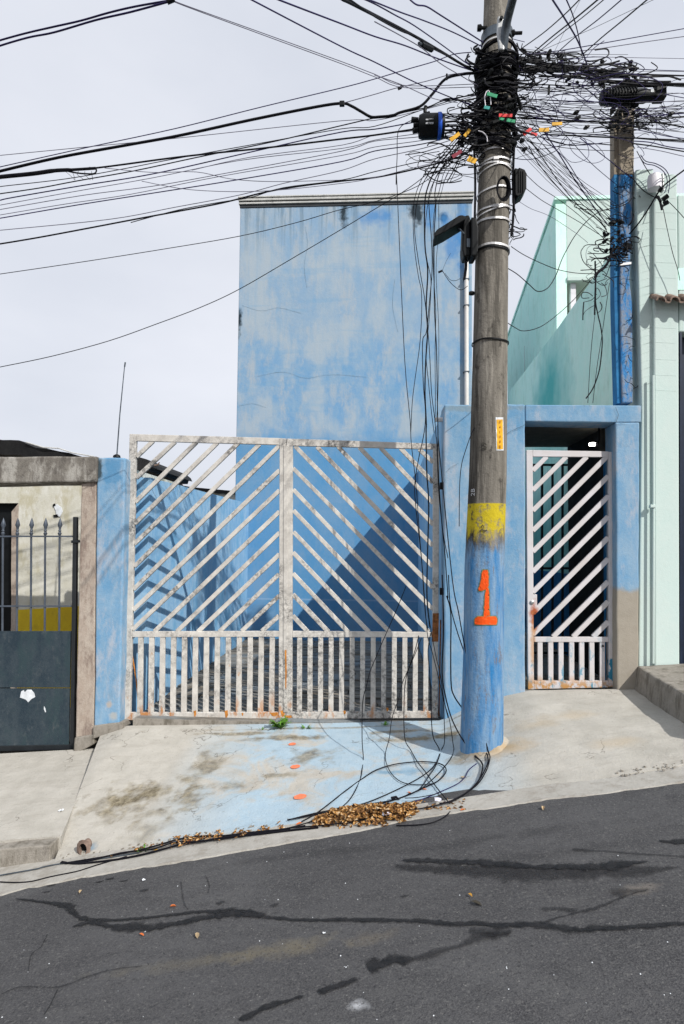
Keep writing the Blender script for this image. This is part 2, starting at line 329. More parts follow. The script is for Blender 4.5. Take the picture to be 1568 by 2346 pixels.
def m_road():
    m = NM('asphalt'); med = m.noise(1.3, None, 6, .6); ag = m.noise(150, None, 3, .6)
    col = m.mix(m.ramp(med, (.32, 0.0), (.66, 1.0)), (.036, .036, .039), (.066, .066, .069))
    col = m.mix(m.ramp(m.noise(5, m.scale((1, 2.2, 1), (4, 4, 4)), 7, .7), (.46, 0.0), (.64, .7)), col, (.030, .030, .033))
    col = m.mix(m.ramp(m.noise(3.2, m.scale((1, 1.8, 1), (9, 4, 4)), 8, .75), (.55, 0.0), (.70, .5)), col, (.095, .094, .092))
    col = m.mix(m.ramp(ag, (.42, 0.0), (.68, 1.0)), col, (.085, .084, .085))
    v = m.n('ShaderNodeTexVoronoi'); v.inputs['Scale'].default_value = 42; m.l(m.pos, v.inputs['Vector'])
    sp = m.math('MULTIPLY', m.ramp(v.outputs['Distance'], (.10, 1.0), (.17, 0.0)), m.ramp(m.noise(14, None, 3), (.54, 0.0), (.60, .55)))
    col = m.mix(sp, col, (.24, .235, .22))
    for px, py, rx, ry, c, a in ((650, 2175, .30, .07, (.15, .13, .09), .5), (818, 2306, .05, .035, (.42, .43, .45), .8), (1465, 2037, .12, .05, (.17, .15, .13), .6), (440, 2205, .5, .05, (.12, .105, .075), .35), (850, 2150, .14, .05, (.14, .12, .09), .4)):
        col = m.mix(m.math('MULTIPLY', m.blob(tuple(UG(px, py)), (rx, ry, .5), .9, .6, 14), a), col, c)
    for px, py, rx, ry in ((500, 1935, .6, .05), (650, 1965, .5, .05), (1100, 1925, .9, .06), (330, 2040, .10, .03), (800, 1950, .3, .05), (1250, 1960, .5, .07)):
        col = m.mix(m.math('MULTIPLY', m.blob(tuple(UG(px, py)), (rx, ry, .5), .9, .6, 8), .55), col, (.026, .026, .028))
    col = m.mix(m.ramp(m.noise(70, None, 3, .7), (.56, 0.0), (.66, .7)), col, (.115, .113, .11))
    col = m.mix(m.ramp(m.noise(85, m.scale((1, 1, 1), (5, 5, 5)), 3, .7), (.56, 0.0), (.68, .8)), col, (.02, .02, .022))
    m.bump(m.math('ADD', ag, m.math('MULTIPLY', m.noise(24, None, 4), .6)), .6, .008)
    return m.fin(col, .85, .25)
M['road'] = m_road()
def m_fade(name, c0, c1, amt):      # a stain on the road whose edge frays out
    m = NM(name); n = m.noise(26, None, 7, .8); at = m.n('ShaderNodeAttribute'); at.attribute_name = 'fade'
    col = m.mix(m.ramp(n, (.40, 0.0), (.62, 1.0)), c0, c1)
    q = m.math('ADD', at.outputs['Fac'], m.math('MULTIPLY', m.math('SUBTRACT', m.noise(38, None, 5, .75), .5), 1.5))
    a = m.math('MULTIPLY', m.ramp(q, (.22, 0.0), (.80, 1.0)), amt)
    m.fin(col, .72, .25); m.l(a, m.b.inputs['Alpha']); return m.m
def m_tar():
    m = NM('tar_seam'); n = m.noise(26, None, 7, .8)
    return m.fin(m.mix(m.ramp(n, (.42, 0.0), (.60, 1.0)), (.014, .015, .017), (.040, .040, .043)), .75, .3)
M['tar'] = m_fade('tar_seam', (.008, .009, .011), (.022, .022, .024), .92)
M['tar_faint'] = m_fade('faint_tar', (.012, .012, .014), (.026, .026, .028), .5)
def m_stone():
    m = NM('garage_floor_stone'); n = m.noise(3.5, m.scale((.6, 2, 1)), 7, .7); f = m.noise(30, None, 5, .7)
    col = m.mix(m.ramp(n, (.35, 0.0), (.62, 1.0)), (.055, .048, .04), (.24, .215, .18))
    col = m.mix(m.ramp(m.noise(1.2, m.scale((1, 1, 1), (7, 1, 1)), 3), (.46, 0.0), (.60, .6)), col, (.20, .25, .29))
    m.bump(f, .8, .02); return m.fin(col, .8, .3)
M['stone'] = m_stone()
M['terrain'] = m_flat('hill_soil', (.16, .13, .09), .95, .1, 0, .3, 1)
M['shade_dark'] = m_flat('shade_dark_plaster', (.035, .032, .03), .9, .1)
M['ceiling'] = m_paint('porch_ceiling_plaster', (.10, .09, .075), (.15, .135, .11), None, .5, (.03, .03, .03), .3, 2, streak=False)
M['navy_door'] = m_flat('navy_door_paint', (.010, .018, .04), .4, .4)
M['tile'] = m_flat('clay_roof_tile', (.21, .15, .12), .9, .2, 0, .5, 16, .5)
M['roofdark'] = m_paint('blackened_roof', (.012, .012, .013), (.02, .02, .02), None, .5, (.05, .05, .05), .1, 2)
M['roofgrey'] = m_paint('fibre_cement', (.22, .21, .20), (.32, .31, .30), None, .5, (.05, .05, .05), .3, 2)
M['white'] = m_flat('white_enamel', (.70, .68, .72), .4, .4, 0, .1)
def m_leaf():
    m = NM('dry_leaf'); r = m.n('ShaderNodeObjectInfo'); n = m.noise(55, None, 1, .5)
    col = m.ramp(n, (.30, (.03, .016, .01)), (.42, (.12, .055, .02)), (.50, (.27, .14, .05)), (.58, (.40, .20, .045)), (.68, (.55, .43, .28)))
    return m.fin(col, .75, .2)
M['leaf'] = m_leaf()
M['leaf_orange'] = m_flat('orange_leaf', (.50, .13, .03), .8); M['leaf_yellow'] = m_flat('yellow_leaf', (.55, .32, .06), .8)
M['leaf_tan'] = m_flat('tan_leaf', (.40, .30, .18), .8); M['leaf_dark'] = m_flat('dark_leaf', (.04, .035, .025), .8)
M['weed'] = m_flat('weed_green', (.09, .22, .02), .6, .3, 0, .5, 30)
M['moss'] = m_flat('moss_green', (.09, .13, .03), .9, .1, 0, .5, 30)
lm = NM('lit_bulb'); lm.b.inputs['Emission Color'].default_value = (1, .97, .88, 1); lm.b.inputs['Emission Strength'].default_value = 9
M['bulb'] = lm.fin((.9, .9, .88), .4)
M['crackline'] = m_flat('hairline_crack', (.19, .29, .38), .9, .1, 0, .4, 20)
M['text_dark'] = m_flat('dark_marking', (.04, .037, .03), .9); M['text_orange'] = m_flat('tag_print', (.42, .17, .01), .6)
M['text_pale'] = m_flat('pale_marking', (.42, .43, .45), .8)
M['foil'] = m_flat('crumpled_wrapper', (.62, .62, .72), .4, .5, 0, .3, 50)
# ------------------------------------------------------------------ mesh building
class G:
    def __init__(s): s.v = []; s.f = []
    def add(s, vs, fs):
        o = len(s.v); s.v += [Vector(v) for v in vs]; s.f += [[i+o for i in f] for f in fs]; return s
    def hexa(s, a, b):           # two matching rings of n points
        n = len(a)
        s.add(list(a)+list(b), [list(range(n))[::-1], [i+n for i in range(n)]] + [[i, (i+1) % n, n+(i+1) % n, n+i] for i in range(n)])
        return s
    def box(s, x0, x1, y0, y1, z0, z1):
        return s.hexa([(x0, y0, z0), (x1, y0, z0), (x1, y0, z1), (x0, y0, z1)], [(x0, y1, z0), (x1, y1, z0), (x1, y1, z1), (x0, y1, z1)])
    def prism(s, pts, y0, y1):   # polygon of (x, z) pushed from y0 to y1
        return s.hexa([(p[0], y0, p[1]) for p in pts], [(p[0], y1, p[1]) for p in pts])
    def pic(s, px, Y, th):       # polygon traced on the plane y = Y, th deep
        q = [U(x, y, Y) for x, y in px]
        return s.prism([(p.x, p.z) for p in q], Y, Y+th)
    def bar(s, a, b, w, Y, th):  # flat bar between picture points, w metres wide
        p, q = U(*a, Y), U(*b, Y); d = (q-p).normalized(); n = Vector((-d.z, 0, d.x))*w/2
        return s.prism([((p+n).x, (p+n).z), ((p-n).x, (p-n).z), ((q-n).x, (q-n).z), ((q+n).x, (q+n).z)], Y, Y+th)
    def tube(s, pts, r, n=6, cap=True):
        pts = [Vector(p) for p in pts]; k = len(pts); rs = r if isinstance(r, (list, tuple)) else [r]*k
        up = None; rings = []
        for i in range(k):
            t = (pts[min(i+1, k-1)]-pts[max(i-1, 0)])
            if t.length < 1e-7: t = Vector((0, 0, 1))
            t.normalize()
            if up is None:
                up = t.orthogonal().normalized()
            else:
                up = (up - t*up.dot(t))
                up = up.normalized() if up.length > 1e-5 else t.orthogonal().normalized()
            sd = t.cross(up)
            rings.append([pts[i]+(up*math.cos(2*math.pi*j/n)+sd*math.sin(2*math.pi*j/n))*rs[i] for j in range(n)])
        vs = [v for g in rings for v in g]; fs = []
        for i in range(k-1):
            for j in range(n): fs.append([i*n+j, i*n+(j+1) % n, (i+1)*n+(j+1) % n, (i+1)*n+j])
        if cap: fs += [list(range(n))[::-1], [(k-1)*n+j for j in range(n)]]
        return s.add(vs, fs)
    def lathe(s, prof, c, ax='Z', n=16):   # profile of (radius, height) about c
        vs = []; fs = []
        for r, h in prof:
            for j in range(n):
                a = 2*math.pi*j/n; q = (math.cos(a)*r, math.sin(a)*r)
                vs.append(Vector(c)+(Vector((q[0], q[1], h)) if ax == 'Z' else Vector((h, q[0], q[1])) if ax == 'X' else Vector((q[0], h, q[1]))))
        for i in range(len(prof)-1):
            for j in range(n): fs.append([i*n+j, i*n+(j+1) % n, (i+1)*n+(j+1) % n, (i+1)*n+j])
        fs += [list(range(n))[::-1], [(len(prof)-1)*n+j for j in range(n)]]
        return s.add(vs, fs)
POS = {}
def link(o): S.collection.objects.link(o); return o
def thing(name, label, cat, loc, group=None, kind=None):
    o = link(bpy.data.objects.new(name, None)); o.location = loc; o.empty_display_size = .1; POS[o.name] = Vector(loc)
    if label: o['label'] = label
    if cat: o['category'] = cat
    if group: o['group'] = group
    if kind: o['kind'] = kind
    return o
def mk(name, g, mat, parent=None, smooth=False, bev=0, label=None, cat=None, group=None, kind=None, rough=0):
    vs = g.v; lo = Vector([min(v[i] for v in vs) for i in range(3)]); hi = Vector([max(v[i] for v in vs) for i in range(3)])
    org = Vector(((lo.x+hi.x)/2, (lo.y+hi.y)/2, lo.z if not parent else (lo.z+hi.z)/2))
    me = bpy.data.meshes.new(name); me.from_pydata([v-org for v in vs], [], g.f); me.validate(); me.update()
    bm = bmesh.new(); bm.from_mesh(me); bmesh.ops.recalc_face_normals(bm, faces=bm.faces)
    if rough:
        big = [e for e in bm.edges if e.calc_length() > .14]; it = 0
        while big and it < 5:
            bmesh.ops.subdivide_edges(bm, edges=big, cuts=1, use_grid_fill=True); it += 1
            big = [e for e in bm.edges if e.calc_length() > .14]
        for v in bm.verts:
            w = v.co+org; v.co += mnoise.noise_vector(w*3.1)*rough + mnoise.noise_vector(w*11)*rough*.5
    bm.to_mesh(me); bm.free()
    if smooth:
        for p in me.polygons: p.use_smooth = True
    me.materials.append(M[mat])
    o = link(bpy.data.objects.new(name, me)); POS[o.name] = org
    if parent:
        o.parent = parent; o.location = org-POS[parent.name]
    else: o.location = org
    if bev:
        b = o.modifiers.new('bevel', 'BEVEL'); b.width = bev; b.segments = 2; b.limit_method = 'ANGLE'; b.angle_limit = R(40)
    if smooth:
        try: me.set_sharp_from_angle(angle=R(40))
        except Exception: pass
    for k, v in (('label', label), ('category', cat), ('group', group), ('kind', kind)):
        if v: o[k] = v
    return o
def text(name, s, size, mat, parent, place, kind=None):
    c = bpy.data.curves.new('t', 'FONT'); c.body = s; c.size = size; c.align_x = 'CENTER'; c.align_y = 'CENTER'; c.extrude = .0008; c.resolution_u = 3
    o = link(bpy.data.objects.new('t', c)); bpy.context.view_layer.update()
    me = o.evaluated_get(bpy.context.evaluated_depsgraph_get()).to_mesh()
    g = G(); g.add([place(v.co) for v in me.vertices], [list(p.vertices) for p in me.polygons])
    o.evaluated_get(bpy.context.evaluated_depsgraph_get()).to_mesh_clear(); bpy.data.objects.remove(o)
    return mk(name, g, mat, parent)
def smooth_path(p, n=6):
    p = [Vector(q) for q in p]; out = []
    for i in range(len(p)-1):
        a = p[max(i-1, 0)]; b = p[i]; c = p[i+1]; d = p[min(i+2, len(p)-1)]
        for k in range(n):
            t = k/n; out.append(.5*((2*b)+(c-a)*t+(2*a-5*b+4*c-d)*t*t+(3*b-a-3*c+d)*t**3))
    return out+[p[-1]]

# ================================================================== the ground
X0, X1 = -6.5, 7.0
g = G(); nx, ny = 40, 1
xs = [-60+i*6 for i in range(21)]
g.add([(x, -40, zroad(x)) for x in xs]+[(x, -1.35, zroad(x)) for x in xs], [[i, i+1, len(xs)+i+1, len(xs)+i] for i in range(len(xs)-1)])
road = mk('road', g, 'road', kind='structure')
g = G(); xs = [-300, -60, 0, 60, 300]
g.add([(x, y, max(-9, min(9, zroad(x)))-.6) for y in (-300, 300) for x in xs], [[i, i+1, len(xs)+i+1, len(xs)+i] for i in range(len(xs)-1)])
mk('terrain', g, 'terrain', kind='structure')
# gutter: concrete strip, ragged towards the asphalt
def road_pt(px, py):
    d = ray(px, py); n = Vector((-RS, 0, 1)); p0 = Vector((ra[0], 0, ra[1]-.012))
    return CAM+d*((p0-CAM).dot(n)/d.dot(n))
edge = [road_pt(x, y) for x, y in [(-200, 2085), (0, 2052), (60, 2036), (210, 2008), (440, 1972), (560, 1950), (720, 1922), (790, 1912), (860, 1897), (960, 1876), (1060, 1860), (1130, 1852), (1200, 1842), (1300, 1826), (1400, 1818), (1568, 1793), (1800, 1752)]]
edge = [(-7, edge[0].y)]+[(p.x, p.y) for p in edge]+[(7, edge[-1].y)]
g = G(); N = 420; vs = []; fs = []
for i in range(N+1):
    x = lerp(X0, X1, i/N); ye = pl(edge, x)+.02*mnoise.noise(Vector((x*4, 0, 3)))+.014*mnoise.noise(Vector((x*17, 0, 7)))
    for j in range(7):
        t = j/6; y = lerp(YK+.03, ye, t); z = lerp(pl(zfoot, x), zroad(x)+.008, t)-.012*math.sin(math.pi*t) + .004*mnoise.noise(Vector((x*8, y*8, 1)))
        vs.append((x, y, max(z, zroad(x)+.004)))
    vs.append((x, ye-.006, zroad(x)-.01))
for i in range(N):
    for j in range(7): fs.append([i*8+j, i*8+j+1, (i+1)*8+j+1, (i+1)*8+j])
g.add(vs, fs); mk('gutter', g, 'gutter', kind='structure', smooth=True)
# pavement: the garage ramp and the neighbour's slab with its kerb
def grid(fx0, fx1, zf, nx, ny, amp, skirt=.35, y1=YK):
    g = G(); vs = []; fs = []
    for i in range(nx+1):
        for j in range(ny+1):
            t = j/ny; x = lerp(fx0(t), fx1(t), i/nx); y = lerp(.02, y1, t); z = zf(x, y)
            a = amp*min(1, 8*t+.2)*min(1, 6*(1-t)+.1)
            z += a*(mnoise.noise(Vector((x*2.2, y*2.2, 0)))+.45*mnoise.noise(Vector((x*7, y*7, 2)))+.2*mnoise.noise(Vector((x*22, y*22, 5))))
            vs.append(Vector((x, y, z)))
    m = ny+1
    for i in range(nx):
        for j in range(ny): fs.append([i*m+j, i*m+j+1, (i+1)*m+j+1, (i+1)*m+j])
    ring = [i*m+ny for i in range(nx+1)]
    side = [j for j in range(m)]; side2 = [nx*m+j for j in range(m)]
    for r in (ring, side, side2):
        b = len(vs); vs += [vs[k]-Vector((0, 0, skirt)) for k in r]
        for k in range(len(r)-1): fs.append([r[k], r[k+1], b+k+1, b+k])
    g.add(vs, fs); return g
ramp = mk('pavement', grid(lambda t: lerp(JW, JK, t)+.012, lambda t: X1, lambda x, y: lerp(pl(zwall, x), pl(zfoot, x), max(0, min(1, y/YK))), 240, 44, .014), 'pave', kind='structure', smooth=True)
slab = mk('pavement', grid(lambda t: X0, lambda t: lerp(JW, JK, t)-.006, lambda x, y: lerp(pl(zslab_w, x), pl(zslab_k, x), max(0, min(1, y/YK))), 60, 26, .006, y1=YK+.11), 'pave', kind='structure', smooth=True)
# kerb stones along the slab
kx = JK-.01; first = True
for L in (.62, .95, .95, .95, .95):
    a, b = kx-L, kx-.012
    g = G(); g.hexa([(a, YK, zroad(a)-.2), (b, YK, zroad(b)-.2), (b, YK+.012, pl(zslab_k, b)+.002), (a, YK+.012, pl(zslab_k, a)+.002)],
                    [(a, YK+.12, zroad(a)-.2), (b, YK+.12, zroad(b)-.2), (b, YK+.12, pl(zslab_k, b)+.004), (a, YK+.12, pl(zslab_k, a)+.004)])
    mk('kerb_stone', g, 'kerb', slab, rough=.008, bev=.008); kx -= L
# orange spots painted on the ramp
for px, py, rx in ((670, 1706, .030), (677, 1758, .036), (688, 1827, .042)):
    c = UG(px, py); vs = [c+Vector((0, 0, .006))]; n = 18
    for i in range(n):
        a = i*2*math.pi/n; q = rx*(1+.22*mnoise.noise(Vector((px, a*2, 1)))); x, y = c.x+q*math.cos(a), c.y+q*.8*math.sin(a)
        vs.append(Vector((x, y, c.z+(zpave(x, y)-zpave(c.x, c.y))+.006)))
    mk('paint_spot', G().add(vs, [[0, i+1, (i+1) % n+1] for i in range(n)]), 'orange_worn', ramp)
# drain hole with a broken lip at the ramp's lower corner
c = UG(197, 1946); t = thing('drain_outlet', 'broken clay drain outlet with a dark hole at the ramp corner by the gutter', 'drain', c)
g = G(); n = 14; ringo = []; ringi = []; ringd = []
for i in range(n):
    a = 2*math.pi*i/n; w = 1+.2*mnoise.noise(Vector((a, 3, 1)))
    ringo.append(c+Vector((.045*math.cos(a)*w, -.03, .055*math.sin(a)*w+.02))); ringi.append(c+Vector((.026*math.cos(a), -.045, .036*math.sin(a)+.02))); ringd.append(c+Vector((.026*math.cos(a), .03, .036*math.sin(a)+.02)))
g.add(ringo+ringi+ringd, [[i, (i+1) % n, n+(i+1) % n, n+i] for i in range(n)]+[[n+i, n+(i+1) % n, 2*n+(i+1) % n, 2*n+i] for i in range(n)])
mk('lip', g, 'tile', t, smooth=True)
mk('hole', G().add([p+Vector((0, -.04, 0)) for p in ringd], [list(range(n))]), 'black', t)
# rubble and old mortar where kerb, ramp and gutter meet
random.seed(3)
g = G()
for i in range(110):
    px = random.choice([random.uniform(140, 330), random.uniform(330, 620), random.uniform(1400, 1568)]); py = pl([(0, 1988), (240, 1958), (440, 1921), (720, 1884), (1060, 1838), (1568, 1752)], px)+random.uniform(-10, 6)
    p = UG(px, py); s = random.uniform(.004, .014); q = []
    for k in range(8): q.append(p+Vector(((k & 1)-.5, ((k >> 1) & 1)-.5, ((k >> 2) & 1)*.7))*s*random.uniform(.6, 1.3)+Vector((0, 0, .001)))
    g.add(q, [[0, 2, 3, 1], [4, 5, 7, 6], [0, 1, 5, 4], [2, 6, 7, 3], [0, 4, 6, 2], [1, 3, 7, 5]])
mk('mortar_crumbs', g, 'kerb', kind='stuff', label='crumbs of broken mortar along the gutter edge', cat='rubble')
# tar seams in the asphalt
def ribbon(pts, w, mat='tar', jag=.45, up=.0045, name='tar_seam'):
    P = [road_pt(x, 1890+y) for x, y in pts]; ws = w if isinstance(w, list) else [w]*len(P)
    path = smooth_path([(p.x, p.y, ws[i]) for i, p in enumerate(P)], 14); vs = []; fs = []
    for i, p in enumerate(path):
        a = path[max(i-1, 0)]; b = path[min(i+1, len(path)-1)]; d = Vector((b.x-a.x, b.y-a.y)); d = d.normalized() if d.length else Vector((1, 0)); n = Vector((-d.y, d.x))
        for s, m_ in ((1, 1), (1, .5), (1, 0), (-1, .5), (-1, 1)):
            hw = max(.002, p.z/F*3*.92*(1+jag*2*mnoise.noise(Vector((p.x*9, p.y*9, s*5+1)))+jag*1.6*mnoise.noise(Vector((p.x*34, p.y*34, s*7)))))
            hw *= 1.25*m_; q = Vector((p.x, p.y))+n*hw*s; vs.append((q.x, q.y, zroad(q.x)+up))
    for i in range(len(path)-1):
        for k in range(4): fs.append([5*i+k, 5*i+k+1, 5*i+k+6, 5*i+k+5])
    o = mk(name, G().add(vs, fs), mat, road); at = o.data.attributes.new('fade', 'FLOAT', 'POINT'); K = len(path)
    for i in range(K):
        e = min(1, i/3, (K-1-i)/3)
        for k, f in enumerate((0, .6, .95, .6, 0)): at.data[5*i+k].value = f*e
ribbon([(30, 170), (130, 182), (160, 190), (180, 212), (230, 220), (330, 215), (430, 203), (500, 200), (610, 206)], [4, 8, 14, 12, 9, 7, 8, 12, 14], up=.0045)
ribbon([(165, 236), (200, 226), (250, 232), (340, 240), (400, 228), (470, 215), (540, 207), (612, 210)], [6, 12, 12, 17, 14, 14, 22, 8], up=.006)
ribbon([(600, 212), (700, 220), (800, 218), (950, 222), (1100, 230), (1240, 232), (1330, 242), (1450, 235), (1568, 228), (1700, 222)], [6, 8, 9, 9, 11, 13, 11, 9, 8, 8], up=.0045)
ribbon([(905, 92), (960, 100), (1100, 106), (1300, 112), (1480, 104), (1560, 98)], [10, 22, 34, 36, 24, 6], 'tar_faint', .3, .003)
ribbon([(920, 82), (960, 84), (1050, 86), (1150, 92), (1250, 98), (1350, 97), (1400, 95), (1490, 86)], [5, 12, 15, 17, 17, 17, 18, 8], up=.006)
ribbon([(1310, 58), (1340, 60), (1400, 63), (1500, 70), (1600, 76)], [8, 6, 5, 4, 4], 'tar_faint', up=.0045)
ribbon([(1508, 38), (1540, 40), (1640, 41)], [6, 10, 10], up=.0045)
ribbon([(1240, 230), (1270, 216), (1330, 200), (1370, 190), (1400, 178), (1440, 162), (1490, 148)], [8, 6, 5, 7, 6, 4, 3], 'tar_faint', up=.003)
ribbon([(1240, 196), (1270, 193), (1330, 198)], [7, 14, 7], 'tar_faint', up=.006); ribbon([(1398, 158), (1440, 156), (1490, 150)], [10, 18, 6], 'tar_faint', up=.007)
ribbon([(545, 452), (600, 425), (640, 412), (700, 392)], [9, 12, 8, 5], up=.0045); ribbon([(725, 386), (770, 372), (822, 354)], [10, 9, 6], up=.0045)
ribbon([(842, 330), (860, 324), (900, 316), (950, 308)], [24, 24, 20, 12], up=.0045); ribbon([(940, 310), (1000, 295), (1060, 278), (1100, 262), (1175, 248)], [9, 12, 8, 12, 10], 'tar_faint', up=.006)
ribbon([(1070, 246), (1120, 250), (1180, 244)], [8, 16, 8], 'tar_faint', up=.007)
ribbon([(415, 130), (418, 160), (422, 180), (432, 198)], 2.2, 'tar_faint'); ribbon([(0, 392), (30, 378), (60, 372), (135, 373), (200, 350), (260, 333), (330, 325)], 2.4, 'tar_faint')
ribbon([(135, 373), (118, 410), (100, 440)], 2, 'tar_faint'); ribbon([(110, 250), (95, 280), (72, 300), (66, 340)], 2.4, 'tar_faint'); ribbon([(470, 115), (480, 140), (476, 160)], 2, 'tar_faint')
for x, y, w in ((252, 125, 6), (228, 132, 4), (118, 140, 5), (107, 155, 4), (284, 130, 4), (1190, 95, 5), (630, 185, 9), (505, 180, 10), (330, 152, 8), (928, 165, 7)):
    ribbon([(x-11, y+1), (x, y), (x+11, y-3)], [2, w, 2], 'tar' if w < 7 else 'tar_faint', .3, name='tar_spot')

# ================================================================== blue front wall, door opening
t = thing('front_wall', 'weathered blue front wall with lintel and door opening behind the large pole', 'wall', U(1240, 1590, 0))
FW = .26; FWALL = t
mk('pillar', G().pic([(1018, 926), (1204, 926), (1204, 1592), (1019, 1660)], 0, FW), 'blue_wall', t, rough=.005, bev=.012)
mk('pillar', G().pic([(1411, 968), (1466, 968), (1464, 1590), (1415, 1592)], 0, FW), 'blue_wall', t, rough=.005, bev=.012)
mk('lintel', G().pic([(1204.5, 927), (1469, 929), (1469, 967.5), (1411, 968), (1204.5, 965)], .002, FW-.004), 'blue_wall', t, rough=.003, bev=.008)
def crack(px, Y, w, par, mat='text_dark', d=.004):
    P = [U(x, y, Y) for x, y in px]; vs = []; fs = []
    path = smooth_path(P, 5)
    for i, p in enumerate(path):
        q = p+Vector((.004*mnoise.noise(p*40), 0, .006*mnoise.noise(p*50+Vector((4, 4, 4))))); hw = w*(.5+.6*abs(mnoise.noise(p*30)))
        a = path[max(0, i-1)]; b = path[min(len(path)-1, i+1)]; dd = (b-a).normalized(); n = Vector((-dd.z, 0, dd.x))
        vs += [q+n*hw-Vector((0, d, 0)), q-n*hw-Vector((0, d, 0))]
    for i in range(len(path)-1): fs.append([2*i, 2*i+1, 2*i+3, 2*i+2])
    mk('crack', G().add(vs, fs), mat, par)
crack([(1158, 1000), (1168, 990), (1185, 982), (1204, 972)], -.008, .0022, t); crack([(1412, 966), (1416, 950), (1410, 932)], -.008, .002, t); crack([(1440, 968), (1411, 972)], -.008, .0015, t)
crack([(1022, 1082), (1035, 1070), (1050, 1062)], -.008, .0015, t)
# door's inner jamb casing on the right, slightly proud, its shade painted in deep blue
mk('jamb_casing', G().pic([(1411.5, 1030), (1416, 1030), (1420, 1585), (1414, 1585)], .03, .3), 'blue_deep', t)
# porch behind the door
c = U(1300, 1580, 1)
t = thing('porch', 'dark covered porch behind the barred white door', 'porch', (c.x, 1, .2))
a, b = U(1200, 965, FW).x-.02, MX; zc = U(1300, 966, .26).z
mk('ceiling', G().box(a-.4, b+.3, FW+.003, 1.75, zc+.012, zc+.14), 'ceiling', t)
mk('side_wall', G().box(MX-.05, MX-.01, FW+.003, 1.75, -.1, zc+.01), 'shade_dark', t)  # dark sheet over the wall standing for the porch's deep shade
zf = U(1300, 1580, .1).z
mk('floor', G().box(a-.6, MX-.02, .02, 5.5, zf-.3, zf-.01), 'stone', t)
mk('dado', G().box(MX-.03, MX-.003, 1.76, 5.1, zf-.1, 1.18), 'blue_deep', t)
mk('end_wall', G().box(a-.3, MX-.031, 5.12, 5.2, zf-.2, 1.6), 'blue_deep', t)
# side wall between porch and garage (its left face is seen through the garage gate)
xr0, xr1 = U(1018, 1300, 0).x, U(958, 1300, 4.6).x; zt = U(1018, 926, 0).z
wt = thing('side_wall', 'deep blue shaded side wall at the right of the garage yard', 'wall', (xr0, 2.3, 0))
mk('wall', G().hexa([(xr0+.006, FW+.002, -.3), (xr0+.16, FW+.002, -.3), (xr0+.16, FW+.002, zt-.01), (xr0+.006, FW+.002, zt-.01)],
        [(xr1, 4.598, -.3), (xr1+.16, 4.598, -.3), (xr1+.16, 4.598, zt-.01), (xr1, 4.598, zt-.01)]), 'blue_side', wt)
# inner grille
t = thing('inner_grille', 'black inner grille of upright bars behind the white door', 'grille', U(1280, 1500, 1.9))
for x in (1219, 1243, 1267, 1290, 1314): mk('bar', G().pic([(x-2.3, 1064), (x+2.3, 1064), (x+2.3, 1500), (x-2.3, 1500)], 1.9, .03), 'black_metal', t)
for y in (1065, 1302, 1496): mk('rail', G().pic([(1212, y-2.5), (1316, y-2.5), (1316, y+2.5), (1212, y+2.5)], 1.885, .013), 'black_metal', t)
# small lamp on the porch ceiling
p = U(1358, 1018, .62); t = thing('ceiling_lamp', 'small lit white lamp under the porch ceiling above the door', 'lamp', p)
mk('bulb', G().lathe([(.006, -.034), (.016, -.028), (.018, -.01), (.018, .02)], p, 'X', 14), 'bulb', t, smooth=True)
mk('holder', G().lathe([(.018, .021), (.018, .034), (.012, .044)], p, 'X', 14), 'white', t, smooth=True)
mk('stem', G().tube([p+Vector((.045, 0, .0)), (p.x+.06, p.y, p.z+.04), (p.x+.06, p.y, zc+.02)], .008), 'black', t)

# ================================================================== white barred door
YD = .10
t = thing('barred_door', 'white metal door with diagonal bars and rusty foot in the blue wall', 'door', U(1310, 1580, YD))
mk('stile', G().pic([(1206.5, 1031), (1221, 1031), (1224, 1580), (1210.5, 1580)], YD, .04), 'door', t, bev=.004)
mk('stile', G().pic([(1395, 1035), (1408, 1035), (1412.5, 1574), (1395.5, 1574)], YD, .04), 'door', t, bev=.004)
mk('rail', G().pic([(1221.3, 1031), (1394.7, 1034), (1394.7, 1047), (1221.3, 1046)], YD+.002, .036), 'door', t, bev=.003)
mk('rail', G().pic([(1224, 1459.5), (1395, 1459.5), (1395, 1471), (1224, 1471)], YD+.002, .036), 'door', t, bev=.003)
mk('rail', G().pic([(1224.3, 1560), (1395.2, 1560), (1395.3, 1575), (1224.3, 1579)], YD+.002, .036), 'door', t, bev=.003)
def clipd(k0, sgn, xl, xr, yt, yb):
    # the bar y = k0 - (x-xl) between the frame members
    x0, y0 = xl, k0; x1 = k0-yt+xl; y1 = yt
    if x1 > xr: x1 = xr; y1 = k0-(xr-xl)
    if y0 > yb: x0 = xl+k0-yb; y0 = yb
    return (x0, y0), (x1, y1)
for k in (1078, 1123, 1170, 1216, 1264, 1310, 1357, 1405, 1454, 1506, 1552, 1598):
    a, b = clipd(k, 1, 1221.5, 1394.7, 1046, 1459.7)
    mk('diagonal_bar', G().bar(a, b, .040, YD+.006, .026), 'door', t, bev=.003)
for x in (1238, 1262.5, 1286, 1310.5, 1333.6, 1356.7, 1380.8):
    mk('upright_bar', G().pic([(x-5.7, 1471.3), (x+5.7, 1471.3), (x+6, 1560), (x-5.4, 1560)], YD+.006, .026), 'door', t, bev=.003)
lb = mk('lock_box', G().pic([(1221.5, 1362), (1231, 1362), (1231, 1404), (1222.5, 1404)], YD+.001, .034), 'door', t, bev=.003)
p = U(1219, 1380, YD-.004); mk('lock_cylinder', G().lathe([(.010, -.008), (.017, -.004), (.018, .006)], p, 'Y', 14), 'steel', t, smooth=True)
p = U(1382, 1480, YD); mk('bolt_hole', G().lathe([(.009, -.0015), (.009, .004)], p, 'Y', 10), 'black', t)

